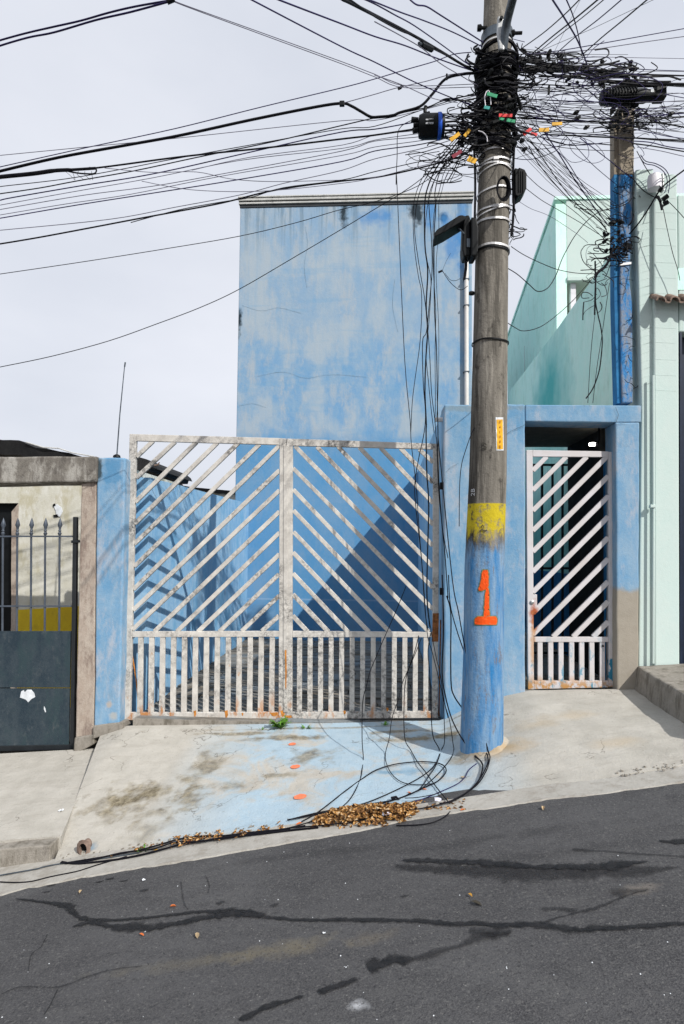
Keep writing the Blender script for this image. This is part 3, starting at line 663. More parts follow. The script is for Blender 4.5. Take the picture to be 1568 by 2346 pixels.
# ================================================================== garage gate
YG = .12; P1 = lambda x, y: (257.7+x*.3053, 973.6+y*.3053); P2 = lambda x, y: (593.4+x*.3053+.4, 973.6+y*.3053)
# the second zoom starts at picture x 630
P2 = lambda x, y: (630+x*.3053, 973.6+y*.3053)
def bars(t, pairs, PF, w, Y):
    for a, b in pairs:
        a, b = [(q[0]+random.uniform(-2.5, 2.5), q[1]+random.uniform(-3, 3)) for q in (a, b)]; mk('diagonal_bar', G().bar(PF(*a), PF(*b), w*random.uniform(.96, 1.04), Y+.006+random.uniform(0, .003), .026), 'gate', t, bev=.003)
t = thing('gate_leaf', 'left leaf of the pale barred garage gate, hung on the narrow blue pillar', 'gate', U(460, 1650, YG), 'leaves of the garage gate')
mk('stile', G().pic([(297, 994), (312.5, 994.5), (298, 1650), (278.5, 1650)], YG, .04), 'gate', t, bev=.004)
mk('stile', G().pic([(641, 1003.5), (655.7, 1004.5), (654.8, 1648), (638.5, 1648)], YG, .04), 'gate', t, bev=.004)
mk('rail', G().pic([(312.8, 994.5), (640.8, 1003.5), (640.8, 1019), (312.4, 1010)], YG+.002, .036), 'gate', t, bev=.003)
mk('rail', G().pic([(303, 1447), (639.5, 1446), (639.5, 1459), (303, 1460)], YG+.002, .036), 'gate', t, bev=.003)
mk('rail', G().pic([(298.6, 1633), (638.2, 1632), (638.2, 1647.5), (298.2, 1650)], YG+.002, .036), 'gate', t, bev=.003)
pairs = [((178, 235), (305, 117)), ((178, 400), (470, 122)), ((170, 575), (632, 125)), ((165, 740), (790, 130)), ((162, 895), (945, 136)), ((160, 1060), (1105, 142)), ((155, 1232), (1255, 152)), ((152, 1392), (1256, 340)), ((150, 1538), (1254, 492)), ((312, 1552), (1254, 650)), ((480, 1552), (1254, 810)), ((640, 1552), (1253, 968)), ((800, 1552), (1252, 1122)), ((970, 1552), (1251, 1280)), ((1120, 1552), (1250, 1432))]
bars(t, pairs, P1, .038, YG)
for i in range(13):
    x = 322.5+i*25.15-.5; mk('upright_bar', G().pic([(x-5.6, 1460.4), (x+5.8, 1460.4), (x+4.3, 1632.6), (x-8, 1632.6)], YG+.006, .026), 'gate', t, bev=.003)
hn = 0
for x, y in ((287, 1337), (283, 1577)):
    q = U(x, y, YG-.01); h = mk('hinge', G().box(q.x-.035, q.x+.012, YG-.012, YG+.002, q.z-.045, q.z+.05), 'rust', t, bev=.003)
    mk('hinge_pin', G().tube([(q.x-.012, YG-.02, q.z-.05), (q.x-.012, YG-.02, q.z+.055)], .010, 8), 'rust_orange', h)
r = U(300, 1480, YG+.05); s = U(313, 1560, YG+.05)
mk('drop_bolt', G().tube([r, s, U(316, 1600, YG+.05)], .006, 6), 'rust_orange', t)
for x, y, w, h in ((447, 1634, 3, 8), (519, 1635, 4, 10), (628, 1636, 9, 5), (556, 1636, 2, 4)):
    mk('rust_flake', G().pic([(x-w, y-h*.6), (x+w*.7, y-h*.8), (x+w, y+h*.3), (x+w*.2, y+h), (x-w*.5, y+h*.8)], YG-.0005, .002), 'rust_orange', t)
t = thing('gate_leaf', 'right leaf of the pale barred garage gate, hanging cables in front of it', 'gate', U(830, 1650, YG), 'leaves of the garage gate')
mk('stile', G().pic([(656.8, 1004.5), (671, 1005), (669.5, 1648), (655.8, 1648)], YG, .04), 'gate', t, bev=.004)
mk('stile', G().pic([(993, 1016), (1007.5, 1016.5), (1004, 1645), (991, 1645)], YG, .04), 'gate', t, bev=.004)
mk('rail', G().pic([(671.3, 1005), (992.7, 1016), (992.7, 1029), (671.3, 1021)], YG+.002, .036), 'gate', t, bev=.003)
mk('rail', G().pic([(670.3, 1446), (991.8, 1448.5), (991.8, 1460), (670.3, 1460)], YG+.002, .036), 'gate', t, bev=.003)
mk('rail', G().pic([(669.8, 1632), (990.7, 1630), (990.7, 1645), (669.8, 1647.5)], YG+.002, .036), 'gate', t, bev=.003)
pairs = [((1085, 178), (1190, 277)), ((945, 174), (1190, 430)), ((795, 170), (1190, 590)), ((635, 166), (1190, 750)), ((475, 162), (1189, 908)), ((315, 160), (1188, 1062)), ((150, 160), (1187, 1222)), ((138, 322), (1186, 1385)), ((138, 482), (1160, 1555)), ((137, 642), (1020, 1555)), ((136, 800), (862, 1555)), ((136, 955), (708, 1555)), ((135, 1112), (552, 1555)), ((134, 1272), (400, 1555)), ((133, 1432), (245, 1555))]
bars(t, pairs, P2, .037, YG)
for i in range(13):
    x = 686.6+i*24.15; mk('upright_bar', G().pic([(x-5.6, 1460.4), (x+5.6, 1460.4), (x+5.1, 1631), (x-6.3, 1631)], YG+.006, .026), 'gate', t, bev=.003)
mk('centre_strip', G().pic([(650, 1020), (660, 1020), (659, 1632), (649.5, 1632)], YG-.007, .006), 'gate', t, bev=.002)
g = G(); q0 = U(655, 1480, YG-.0085); g.pic([(653, 1490), (656.5, 1488), (657.5, 1540), (656, 1580), (654, 1575), (653.8, 1530)], YG-.0092, .002); mk('rust_run', g, 'rust_orange', t)
for x, y, w, h in ((648, 1634, 5, 9), (660, 1642, 10, 4), (888, 1625, 3, 5), (790, 1632, 3, 5)):
    mk('rust_flake', G().pic([(x-w, y-h*.6), (x+w*.7, y-h*.8), (x+w, y+h*.3), (x+w*.2, y+h), (x-w*.5, y+h*.8)], YG-.0005, .002), 'rust_orange', t)
mk('latch_plate', G().pic([(992, 1405), (1006, 1405), (1005, 1470), (990, 1470)], YG-.003, .003), 'rust', t)
mk('rust_rod', G().tube([U(1010, 1420, YG+.02), U(1006, 1640, YG+.02)], .006), 'rust', t)

# ================================================================== left blue pillar and yard wall
t = thing('gate_pillar', 'narrow pale blue gate pillar between tan pillar and garage gate', 'pillar', U(250, 1670, 0))
mk('shaft', G().pic([(223, 1048), (287, 1048), (274, 1668), (216, 1682)], 0, .26), 'blue_wall', t, rough=.006, bev=.014)
mk('foot', G().pic([(214, 1664), (282, 1657), (283, 1672), (212, 1694)], -.02, .3), 'kerb', t, rough=.01, bev=.008)
XL0 = U(303, 1655, .0).x; XL1 = U(565, 1465, 4.6).x
za, zb = UX(306, 1088, XL0), U(565, 1154, 4.6)
z0, z1 = U(306, 1088, .02).z, U(565, 1154, 4.6).z
t = thing('yard_wall', 'light blue side wall striped by shadows at the left of the garage yard', 'wall', (XL0, 2.3, 0))
g = G()
for i in range(30):
    y0, y1 = lerp(.27, 4.598, i/30), lerp(.27, 4.598, (i+1)/30)
    xa, xb = lerp(XL0, XL1, y0/4.6), lerp(XL0, XL1, y1/4.6); ha, hb = lerp(z0, z1, y0/4.6)+.006*mnoise.noise(Vector((y0*3, 0, 0))), lerp(z0, z1, y1/4.6)+.006*mnoise.noise(Vector((y1*3, 0, 0)))
    g.hexa([(xa-.14, y0, -.3), (xa, y0, -.3), (xa, y0, ha), (xa-.14, y0, ha)], [(xb-.14, y1, -.3), (xb, y1, -.3), (xb, y1, hb), (xb-.14, y1, hb)])
bpy_w = mk('wall', g, 'blue_side', t)
# garage yard floor, laid in rows of rough stone
t = thing('yard_floor', None, None, (0, 2.3, -.1), kind='structure')
ys = .03; i = 0
random.seed(11)
while ys < 4.55:
    d = random.uniform(.10, .17); ye = min(4.59, ys+d)
    xa, xb = lerp(XL0, XL1, ys/4.6)+.01, lerp(xr0, xr1, ys/4.6)-.002
    n = random.choice((3, 4, 5)); cut = sorted(random.uniform(xa+.2, xb-.2) for _ in range(n-1)); cut = [xa]+cut+[xb]
    for q, r in zip(cut, cut[1:]):
        if r-q < .05: continue
        zz = .0+random.uniform(-.008, .008)-.028*(1-min(1, ys))
        mk('stone_strip', G().box(q+.006, r-.006, ys+.005, ye-.006, -.2, zz), 'stone', t, bev=.005)
    ys = ye
mk('bedding', G().box(XL0, xr0, .02, 4.59, -.25, -.035), 'kerb', t)

# ================================================================== blue building
YB = 4.6
t = thing('blue_building', 'tall flat roofed building with a faded blue windowless front behind the gate', 'building', U(800, 1465, YB))
c = [U(540.5, 1300, YB), U(551, 470, YB), U(1081, 470, YB), U(1084, 1300, YB)]
xl, xr, ztop = U(545.5, 900, YB).x, U(1082, 700, YB).x, U(800, 471, YB).z
xlb = U(540.5, 1120, YB).x; xlt = U(551, 471, YB).x
g = G(); g.hexa([(xlb, YB, -.3), (xr, YB, -.3), (xr, YB, ztop), (xlt, YB, ztop)], [(xlb, YB+8, -.3), (xr, YB+8, -.3), (xr, YB+8, ztop), (xlt, YB+8, ztop)])
mk('wall', g, 'blue_face', t, bev=.01)
def strip(y0, y1, yo, th, mat, name):
    a, b = U(550, y0, YB).z, U(550, y1, YB).z
    mk(name, G().box(xlt-.012, xr+.01, YB-yo, YB-yo+th, b, a), mat, t, bev=.004)
zt_ = U(800, 471, YB).z; zz = lambda y: zt_+(471-y)*10/1450.
mk('cap_seat', G().box(xlt-.005, xr+.005, YB-.012, YB+.3, zz(471), zz(464.5)), 'cap_dark', t)
mk('cap_strip', G().box(xlt-.02, xr+.02, YB-.035, YB+.3, zz(464.3), zz(460)), 'cap', t, bev=.005)
mk('cap_seat', G().box(xlt-.01, xr+.01, YB-.022, YB+.3, zz(459.8), zz(457)), 'cap_dark', t)
mk('cap_strip', G().box(xlt-.025, xr+.025, YB-.045, YB+.3, zz(456.8), zz(451.6)), 'cap', t, bev=.005)
mk('cap_seat', G().box(xlt-.015, xr+.015, YB-.03, YB+.3, zz(451.4), zz(449.6)), 'cap_dark', t)
mk('cap_strip', G().box(xlt-.03, xr+.03, YB-.05, YB+8, zz(449.4), zz(446)), 'cap', t, bev=.006)
for pts in (((556, 700), (600, 712), (640, 705), (690, 718)), ((700, 520), (705, 560), (698, 610), (704, 660)), ((905, 640), (900, 700), (912, 760)), ((590, 862), (650, 852), (700, 866), (760, 858), (840, 864)), ((548, 930), (580, 925), (610, 934))): crack(pts, YB-.001, .0026, t, 'crackline', .004)
# rain pipe
t = thing('rain_pipe', 'white rain pipe down the right edge of the blue building', 'pipe', U(1069, 920, YB-.15))
mk('pipe', G().tube([U(1069, 560, YB-.055), U(1069.5, 1000, YB-.055), U(1069.5, 1200, YB-.055)], .034, 14), 'pvc', t, smooth=True)
for y in (700, 852, 640): 
    q = U(1069, y, YB-.055); mk('clip', G().box(q.x-.045, q.x+.045, q.y-.037, q.y+.053, q.z-.008, q.z+.008), 'steel_dark', t)
q = U(1016, 961.5, .14)
t = thing('pipe_stub', 'short white pipe stub sticking out of the blue wall near its top corner', 'pipe', q)
mk('pipe', G().tube([q+Vector((.02, 0, 0)), q-Vector((.075, 0, 0))], .020, 12), 'pvc', t, smooth=True)
mk('bore', G().tube([q-Vector((.0752, 0, 0)), q-Vector((.0757, 0, 0))], .015, 12), 'black', t)
for y in (1113, 1355):
    q = U(1012, y, .06); mk('gate_hinge', G().box(xr0-.03, xr0+.004, .05, .09, q.z-.03, q.z+.03), 'black', FWALL, bev=.004)
# ================================================================== left neighbour
t = thing('neighbour_wall', 'tan rendered pillar carrying a mouldy grey concrete beam at the left', 'wall', U(195, 1720, 0))
mk('pillar', G().pic([(186, 1108), (221.5, 1100), (215.5, 1700), (172, 1722)], .01, .25), 'tan', t, rough=.006, bev=.012)
mk('beam', G().pic([(-260, 1046), (222, 1045), (222, 1104), (-260, 1110)], -.03, .34), 'old_beam', t, rough=.007, bev=.014)
mk('base', G().pic([(170, 1690), (214, 1683), (218, 1704), (168, 1728)], -.012, .2), 'kerb', t, rough=.008, bev=.01)
t = thing('neighbour_gate', 'black iron gate with spear tips above a dark sheet panel, white paint chip on it', 'gate', U(80, 1720, .08))
Y = .08
mk('end_post', G().pic([(167, 1184), (175.5, 1184), (171, 1718), (160, 1718)], Y-.01, .045), 'black_metal', t, bev=.006)
mk('panel', G().pic([(-260, 1446), (163, 1446), (160, 1575), (-260, 1575)], Y+.01, .012), 'dark_panel', t)
mk('panel', G().pic([(-260, 1577.5), (160, 1577.5), (158, 1706), (-260, 1715)], Y+.008, .012), 'dark_panel', t)
mk('bottom_rail', G().pic([(-260, 1714), (160.5, 1706), (160.5, 1718), (-260, 1728)], Y, .04), 'black_metal', t, bev=.004)
for y in (1229, 1389): mk('rail', G().pic([(-260, y-2), (167, y-2), (167, y+1.5), (-260, y+1.5)], Y+.004, .012), 'spear', t)
for x in (-226, -193, -160, -127, -93, -60, -27, 6, 39, 71, 103, 136):
    a, b, tip = U(x, 1446, Y+.017), U(x+1, 1231, Y+.017), U(x+1, 1186, Y+.017)
    bb = mk('bar', G().tube([a, b], .0095, 8), 'spear', t, smooth=True)
    h = tip.z-b.z
    mk('spear_tip', G().lathe([(.007, 0), (.009, h*.08), (.017, h*.20), (.009, h*.28), (.014, h*.33), (.009, h*.40), (.012, h*.50), (.021, h*.62), (.013, h*.80), (.001, h)], b, 'Z', 10), 'spear', bb, smooth=True)
mk('latch', G().pic([(163, 1238), (182, 1237), (182, 1243), (163, 1244)], Y-.02, .02), 'black_metal', t, bev=.003)
q = [(46, 1598), (49, 1584), (55, 1581), (57, 1586), (63, 1580), (72, 1580), (79, 1588), (81, 1597), (73, 1601), (65, 1609), (60, 1603), (52, 1600)]
mk('paint_chip', G().pic(q, Y+.0062, .0015), 'white_chip', t)
mk('paint_chip', G().pic([(101, 1618), (104, 1622), (106, 1631), (104, 1632), (101, 1625)], Y+.0062, .0015), 'white_chip', t)
YN = 1.5
t = thing('neighbour_house', 'cream neighbour house front with yellow base seen through the iron gate', 'house', U(60, 1600, YN))
mk('wall', G().pic([(43, 1080), (191, 1080), (188, 1388), (40, 1397)], YN, .15), 'cream', t, rough=.004)
mk('wall', G().pic([(-260, 1056), (190, 1056), (190, 1079.5), (43, 1079.5), (43, 1152.5), (-260, 1152.5)], YN, .15), 'cream', t)
mk('yellow_base', G().pic([(40, 1397.5), (188, 1388.5), (188, 1660), (40, 1660)], YN-.01, .15), 'yellow_wall', t)
mk('door_jamb', G().pic([(27, 1172), (42.7, 1153), (39, 1660), (24, 1660)], YN-.005, .2), 'tan', t, rough=.004)
mk('doorway', G().pic([(-260, 1153), (42, 1153), (27, 1173), (23, 1660), (-260, 1660)], YN+.09, .02), 'black', t)
mk('peeled_patch', G().pic([(123, 1158), (131, 1155), (141, 1162), (144, 1172), (138, 1184), (130, 1181), (128, 1170)], YN-.012, .006), 'white_chip', t)
mk('peeled_patch', G().pic([(121, 1156), (126, 1153), (128, 1159), (122, 1161)], YN-.012, .006), 'black', t); mk('peeled_patch', G().pic([(122, 1180), (132, 1178), (134, 1184), (124, 1185)], YN-.012, .006), 'black', t)
mk('yard_floor', G().box(-7, XL0-.2, .3, YN+.1, U(80, 1720, 0).z-.2, U(80, 1720, 0).z-.01), 'kerb', t)
mk('party_wall', G().box(XL0-.22, XL0-.145, .27, 1.45, -.5, U(222, 1075, .26).z), 'cream', t)
# its dark corrugated roof edge over the beam
t = thing('neighbour_roof', 'sagging black roof edge rising above the mouldy beam at the left', 'roof', U(60, 1045, .5))
g = G()
for i in range(26):
    x0, x1 = -260+i*19, -260+(i+1)*19
    prof = [(-260, 990), (0, 1006), (45, 1010), (70, 1019), (90, 1029), (125, 1030), (150, 1036), (190, 1048), (240, 1056)]
    a, b = U(x0, pl(prof, x0)+math.sin(i*1.9)*1.5, YN-.03), U(x1, pl(prof, x1)+math.sin(i*1.9+1.9)*1.5, YN-.03)
    g.hexa([(a.x, YN+.02, a.z-.16), (b.x, YN+.02, b.z-.16), (b.x, YN-.03, b.z), (a.x, YN-.03, a.z)], [(a.x, 4.4, a.z-.1), (b.x, 4.4, b.z-.1), (b.x, 4.4, b.z+.02), (a.x, 4.4, a.z+.02)])
mk('roof_sheet', g, 'roofdark', t)
mk('ridge_flashing', G().tube([U(x, y, YN-.05) for x, y in ((60, 1013), (100, 1025), (135, 1027), (165, 1037), (215, 1046))], .007, 6), 'cap', t, smooth=True)
t = thing('roof_end', 'black roof corner with an upturned tile lip behind the top of the gate', 'roof', U(335, 1080, 2))
mk('roof_sheet', G().pic([(296, 1044), (312, 1045), (336, 1052), (349, 1063), (353, 1072), (343, 1070), (340, 1079), (296, 1079)], 1.2, 1.4), 'roofdark', t)
mk('tile_lip', G().tube([U(345, 1062, 1.25), U(354, 1067, 1.25), U(362, 1065, 1.25), U(366, 1059, 1.25)], [.014, .012, .010, .006], 6), 'tile', t, smooth=True)
mk('eave_board', G().pic([(350, 1070), (372, 1083), (374, 1100), (350, 1094)], 2.2, .1), 'cream', t)
t = thing('far_eave', 'thin black and cream eave line behind the yard wall by the blue building', 'roof', U(480, 1130, 6))
mk('roof_edge', G().pic([(395, 1108), (440, 1116), (528, 1124), (545, 1126), (545, 1132), (500, 1130), (400, 1114)], 6, .8), 'roofdark', t)
mk('fascia', G().pic([(400, 1114.5), (500, 1130.5), (545, 1132.5), (552, 1160), (480, 1147), (400, 1128)], 6.05, .6), 'cream', t)
t = thing('antenna_rod', 'thin bare antenna rod leaning above the left blue pillar', 'antenna', U(268, 1045, .1))
mk('rod', G().tube([U(268, 1046, .12), U(275, 950, .12), U(286, 838, .12)], [.0065, .0055, .004], 6), 'steel_dark', t)
mk('tip', G().tube([U(286, 840, .12), U(287.5, 830, .12)], .007, 6), 'steel_dark', t)
mk('foot', G().lathe([(.035, 0), (.03, .018), (.012, .028)], U(268, 1048, .12), 'Z', 10), 'black', t)

# ================================================================== mint house
YM = .06
t = thing('mint_house', 'pale mint painted house rising behind and right of the small blue post', 'house', U(1520, 1530, YM))
xe = 3.9
def poly_wall(name, px, Y, th, mat, clipx=None, **k): return mk(name, G().pic(px, Y, th), mat, t, **k)
poly_wall('front', [(1463.5, 1530), (1471, 925), (1457, 388), (1498, 386), (1500, 1532)], YM, .3, 'mint', bev=.01)
poly_wall('front', [(1500.5, 1532), (1498.5, 394), (1552, 399), (1556, 760), (1558, 1537)], YM-.035, .33, 'mint', bev=.012)
poly_wall('front', [(1556.4, 760), (1553.5, 446), (1900, 440), (1950, 760)], YM-.02, .3, 'mint', bev=.01)
poly_wall('front', [(1640, 760.5), (1950, 760.5), (1950, 1560), (1640, 1560)], YM-.02, .3, 'mint')
poly_wall('shaded_niche', [(1553.8, 615), (1600, 610), (1600, 664), (1553.8, 664)], YM-.024, .003, 'mint_side')
mk('navy_door', G().pic([(1558.5, 761), (1639.5, 761), (1639.5, 1560), (1559, 1540)], YM+.12, .05), 'navy_door', t)
mk('door_frame', G().pic([(1558.3, 761), (1563, 761), (1564, 1541), (1558.6, 1538)], YM-.03, .15), 'navy_door', t)
mk('conduit', G().tube([U(1497, 860, YM-.05), U(1498, 1160, YM-.05), U(1497, 1520, YM-.05)], .010, 8), 'mint', t, smooth=True)
mk('junction', G().pic([(1491, 1156), (1503, 1156), (1503, 1163), (1491, 1163)], YM-.07, .04), 'mint', t, bev=.004)
# grooves of the siding on the column
for i in range(26):
    y = 430+i*18.5+random.uniform(-3, 3); mk('siding_joint', G().pic([(pl([(388, 1459), (925, 1472)], y), y+9), (1497.5, y+random.uniform(-3, 3)), (1497.5, y+1.6), (pl([(388, 1459), (925, 1472)], y), y+10.6)], YM-.0012, .003), 'mint', t)
    if i % 2: mk('siding_joint', G().pic([(1503, y+2), (1550, y+4), (1550, y+5.2), (1503, y+3.2)], YM-.0362, .003), 'mint', t)
# side wall along the porch, then the tall part with its sloping top
def sx(px, py): p = UX(px, py, MX); return (p.y, p.z)
MX2 = MX*1.27
def sx2(px, py): p = UX(px, py, MX2); return (p.y, p.z)
low = [sx(1385, 601), sx(1274.5, 757)]; yl = low[1][0]; yf = sx2(1274.5, 600)[0]; yb = sx2(1163, 800)[0]
zl0 = pl([low[0], low[1]], .37); zl1 = low[1][1]
def sidewall(name, pts, mat='mint_side', th=.16, X=None):
    X = MX if X is None else X; g = G(); g.hexa([(X, y, z) for y, z in pts], [(X+th, y, z) for y, z in pts]); return mk(name, g, mat, t)
sidewall('side_wall', [(.37, -.2), (5.2, -.2), (5.2, zl1-.06), (yl, zl1), (.37, zl0)])
sidewall('side_wall', [(yf, -.2), (yb, -.2), (yb, sx2(1163, 776)[1]), (yf, sx2(1278, 458)[1])], X=MX2)
zf1 = sx2(1274, 757)[1]
zb0, zb1 = U(1340, 634, yf).z, U(1300, 458, yf).z
mk('upper_front', G().box(MX2+.161, MX2+4.5, yf, yf+.18, zb0, zb1), 'mint', t, bev=.01)
mk('upper_sill', G().box(MX2+.161, MX2+4.5, yf-.03, yf+1.4, zb0-.07, zb0-.002), 'mint', t, bev=.008)
mk('balcony_back', G().box(MX2+.161, MX2+4.5, yf+1.25, yf+1.4, zf1-.7, zb0-.08), 'mint', t)
mk('upper_roof', G().hexa([(MX2-.02, yf-.02, zb1), (MX2+4.5, yf-.02, zb1), (MX2+4.5, yf-.02, zb1+.05), (MX2-.02, yf-.02, zb1+.05)], [(MX2-.02, yb, sx2(1163, 776)[1]), (MX2+4.5, yb, sx2(1163, 776)[1]), (MX2+4.5, yb, sx2(1163, 776)[1]+.05), (MX2-.02, yb, sx2(1163, 776)[1]+.05)]), 'mint_side', t)
q = U(1312, 660, yf+.1); mk('balcony_column', G().box(q.x-.042, q.x+.042, yf+.06, yf+.14, zf1-.5, zb0-.071), 'white', t, bev=.006)
mk('balcony_floor', G().box(MX2+.161, MX2+4.5, yf, yf+1.25, zf1-.8, zf1-.6), 'kerb', t)
ys_ = sx2(1203, 900)[0]; sidewall('wall_seam', [(ys_, 2.5), (ys_+.014, 2.5), (ys_+.014, 5.3), (ys_, 5.3)], 'cap', -.003, MX2)
# little tiled canopy
t2 = thing('tile_canopy', 'two wavy dark clay roof tiles sticking out of the mint front', 'roof tiles', U(1540, 680, YM))
for i in range(4):
    x0 = 1506+i*32; p = U(x0+16, 683, YM-.2); r = .042; g = G(); vs = []; n = 10
    for d, rr in ((0, r), (.34, r*.86)):
        for j in range(n+1):
            a = math.pi*j/n
            vs.append((p.x+math.cos(a)*rr, YM-.15+d*.6, p.z+math.sin(a)*rr*.95+d*.35)); 
        for j in range(n+1):
            a = math.pi*j/n
            vs.append((p.x+math.cos(a)*(rr-.012), YM-.15+d*.6, p.z+math.sin(a)*(rr-.012)*.95+d*.35))
    m = n+1; fs = []
    for j in range(n):
        fs += [[j, j+1, 2*m+j+1, 2*m+j], [m+j, 3*m+j, 3*m+j+1, m+j+1], [j, m+j, m+j+1, j+1], [2*m+j, 2*m+j+1, 3*m+j+1, 3*m+j]]
    g.add(vs, fs); mk('tile', g, 'tile', t2, smooth=True, rough=0)
    if i < 3:
        p2 = U(x0+32, 681, YM-.2); g = G(); vs = []
        for d in (0, .34):
            for th in (0, -.012):
                for j in range(n+1):
                    a = math.pi+math.pi*j/n; vs.append((p2.x+math.cos(a)*.026, YM-.145+d*.6, p2.z+.004+math.sin(a)*.020+th+d*.35))
        g.add(vs, fs); mk('tile', g, 'tile', t2, smooth=True)
# white can lamp high on the column
p = U(1500, 418, YM-.1); t2 = thing('wall_can', 'white cylindrical bell housing fixed high on the mint column', 'fitting', p)
mk('can', G().lathe([(.01, -.065), (.055, -.06), (.058, .02), (.05, .06), (.02, .07)], p, 'Z', 18), 'white', t2, smooth=True)
mk('bracket', G().box(p.x-.015, p.x+.015, p.y+.05, YM-.036, p.z-.02, p.z+.02), 'steel_dark', t2)
mk('bracket', G().box(p.x+.062, p.x+.072, p.y-.02, p.y+.03, p.z-.08, p.z+.07), 'steel', t2)
# raised kerb platform in front of the mint house
XP = UX(1440, 1585, U(1440, 1585, 0).x).x
def za_(y): return U(1456, 1527, 0).z+(.02*y)
XPn = lambda y: XP
t3 = thing('side_step', 'raised rough concrete platform with a stained edge in front of the mint house', 'step', (XP+.3, -.6, .2))
ztop0 = U(1457, 1527, 0).z
g = G(); y0, y1 = -1.28, YM-.04
g.hexa([(XP, y1, 0), (XP, y0, 0), (XP+.02, y0, ztop0-.035), (XP+.075, y1, ztop0)], [(XP+3, y1, 0), (XP+3, y0, 0), (XP+3, y0, ztop0+.20), (XP+3, y1, ztop0+.24)])
mk('platform', g, 'kerb', t3, rough=.010, bev=.015)

# ================================================================== the large pole
YP = -.79
pc = [(1700, 1104, 48.5), (1500, 1108, 45.5), (1300, 1110, 44.5), (1088, 1118, 42), (900, 1121.5, 40), (591, 1127, 36.8), (384, 1133.5, 35.5), (200, 1137, 33), (0, 1140, 30)]
axis = []
for y, x, hw in pc:
    p = U(x, y, YP); axis.append((p, hw*dep(p)/F))
def pax(z):
    a = [(p.z, p.x) for p, r in axis]; b = [(p.z, r) for p, r in axis]; return pl(a, z), pl(b, z)
def pz(y): return U(1120, y, YP-.12).z       # height of a mark seen at y on the front of the pole
pole = thing('utility_pole', 'large round concrete pole, blue at its foot with an orange 1 and a yellow ring', 'utility pole', (axis[0][0].x, YP, zpave(axis[0][0].x, YP)))
g = G(); zs = [axis[0][0].z-.35+i*.06 for i in range(int((8.2+.35)/.06))]; vs = []; n = 36
for z in zs:
    x, r = pax(z); r = max(r, .07)
    for j in range(n):
        a = 2*math.pi*j/n; w = 1+.010*mnoise.noise(Vector((math.cos(a)*2, math.sin(a)*2, z*1.2)))+.006*mnoise.noise(Vector((math.cos(a)*6, math.sin(a)*6, z*8)))
        vs.append((x+math.cos(a)*r*w, YP+math.sin(a)*r*w, z))
g.add(vs, [[i*n+j, i*n+(j+1) % n, (i+1)*n+(j+1) % n, (i+1)*n+j] for i in range(len(zs)-1) for j in range(n)]+[[(len(zs)-1)*n+j for j in range(n)]])
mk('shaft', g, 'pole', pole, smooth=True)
def onpole(px, py, off=.004):   # a point of the pole's skin seen there
    d = ray(px, py); t_ = 0
    best = None
    lo = 3.0
    while lo < 6.5:
        p = CAM+d*lo; x, r = pax(p.z)
        if (p.x-x)**2+(p.y-YP)**2 <= (r+off)**2: return p
        lo += .003
    p = U(px, py, YP); return p
def patch(name, px, mat, par, off=.004, sub=6):   # a patch of paint or print following the skin
    # fan of fine strips between the left and right outlines
    L, Rr = px; vs = []; fs = []; m = sub
    for (xa, ya), (xb, yb) in zip(L, Rr):
        for k in range(m+1): vs.append(onpole(lerp(xa, xb, k/m), lerp(ya, yb, k/m), off))
    for i in range(len(L)-1):
        for k in range(m): fs.append([i*(m+1)+k, i*(m+1)+k+1, (i+1)*(m+1)+k+1, (i+1)*(m+1)+k])
    return mk(name, G().add(vs, fs), mat, par)
def outline(pts, n=14, jit=0):
    # interpolate a pair of outlines (y, xl, xr) with wavering edges
    L, Rr = [], []
    for i in range(n+1):
        y = lerp(pts[0][0], pts[-1][0], i/n); a = pl([(q[0], q[1]) for q in pts], y); b = pl([(q[0], q[2]) for q in pts], y)
        L.append((a+jit*mnoise.noise(Vector((y*.4, 1, 0))), y)); Rr.append((b+jit*mnoise.noise(Vector((y*.4, 9, 0))), y))
    return L, Rr
# painted number 1: flag, stem and foot (strips of the same paint), with a thin overspray
Z = lambda x, y: (1002.2+x*.1709, 1088.1+y*.1709)   # third-zoom helper: picture = 1750*.5727.., 1900*.5727.. with 3.351 px each
def one(dw, mat, off):
    patch('number_paint', outline([(Z(0, 1275)[1]-dw, 1108-dw, 1117+dw), (Z(0, 1310)[1], 1104.5-dw, 1119.5+dw), (Z(0, 1400)[1], 1103-dw, 1119.5+dw), (Z(0, 1480)[1], 1100-dw, 1119.7+dw), (Z(0, 1525)[1], 1096.5-dw, 1117+dw), (Z(0, 1552)[1]+dw, 1097.5-dw, 1104+dw)], 16, 1.2), mat, pole, off)
    patch('number_paint', outline([(Z(0, 1515)[1]-dw*.2, 1114.5-dw, 1119.5+dw), (Z(0, 1600)[1], 1112-dw, 1121+dw), (Z(0, 1750)[1], 1110.5-dw, 1121+dw), (Z(0, 1905)[1], 1108.5-dw, 1122.5+dw)], 18, 1.0), mat, pole, off+.0006)
    patch('number_paint', outline([(Z(0, 1898)[1]-dw, 1096-dw, 1136+dw), (Z(0, 1925)[1], 1088.5-dw, 1139+dw), (Z(0, 1970)[1], 1087.8-dw, 1139.5+dw), (Z(0, 2005)[1]+dw, 1089-dw, 1137+dw)], 10, 1.0), mat, pole, off+.0012)
one(2.2, 'halo', .0035); one(0, 'orange', .0055)
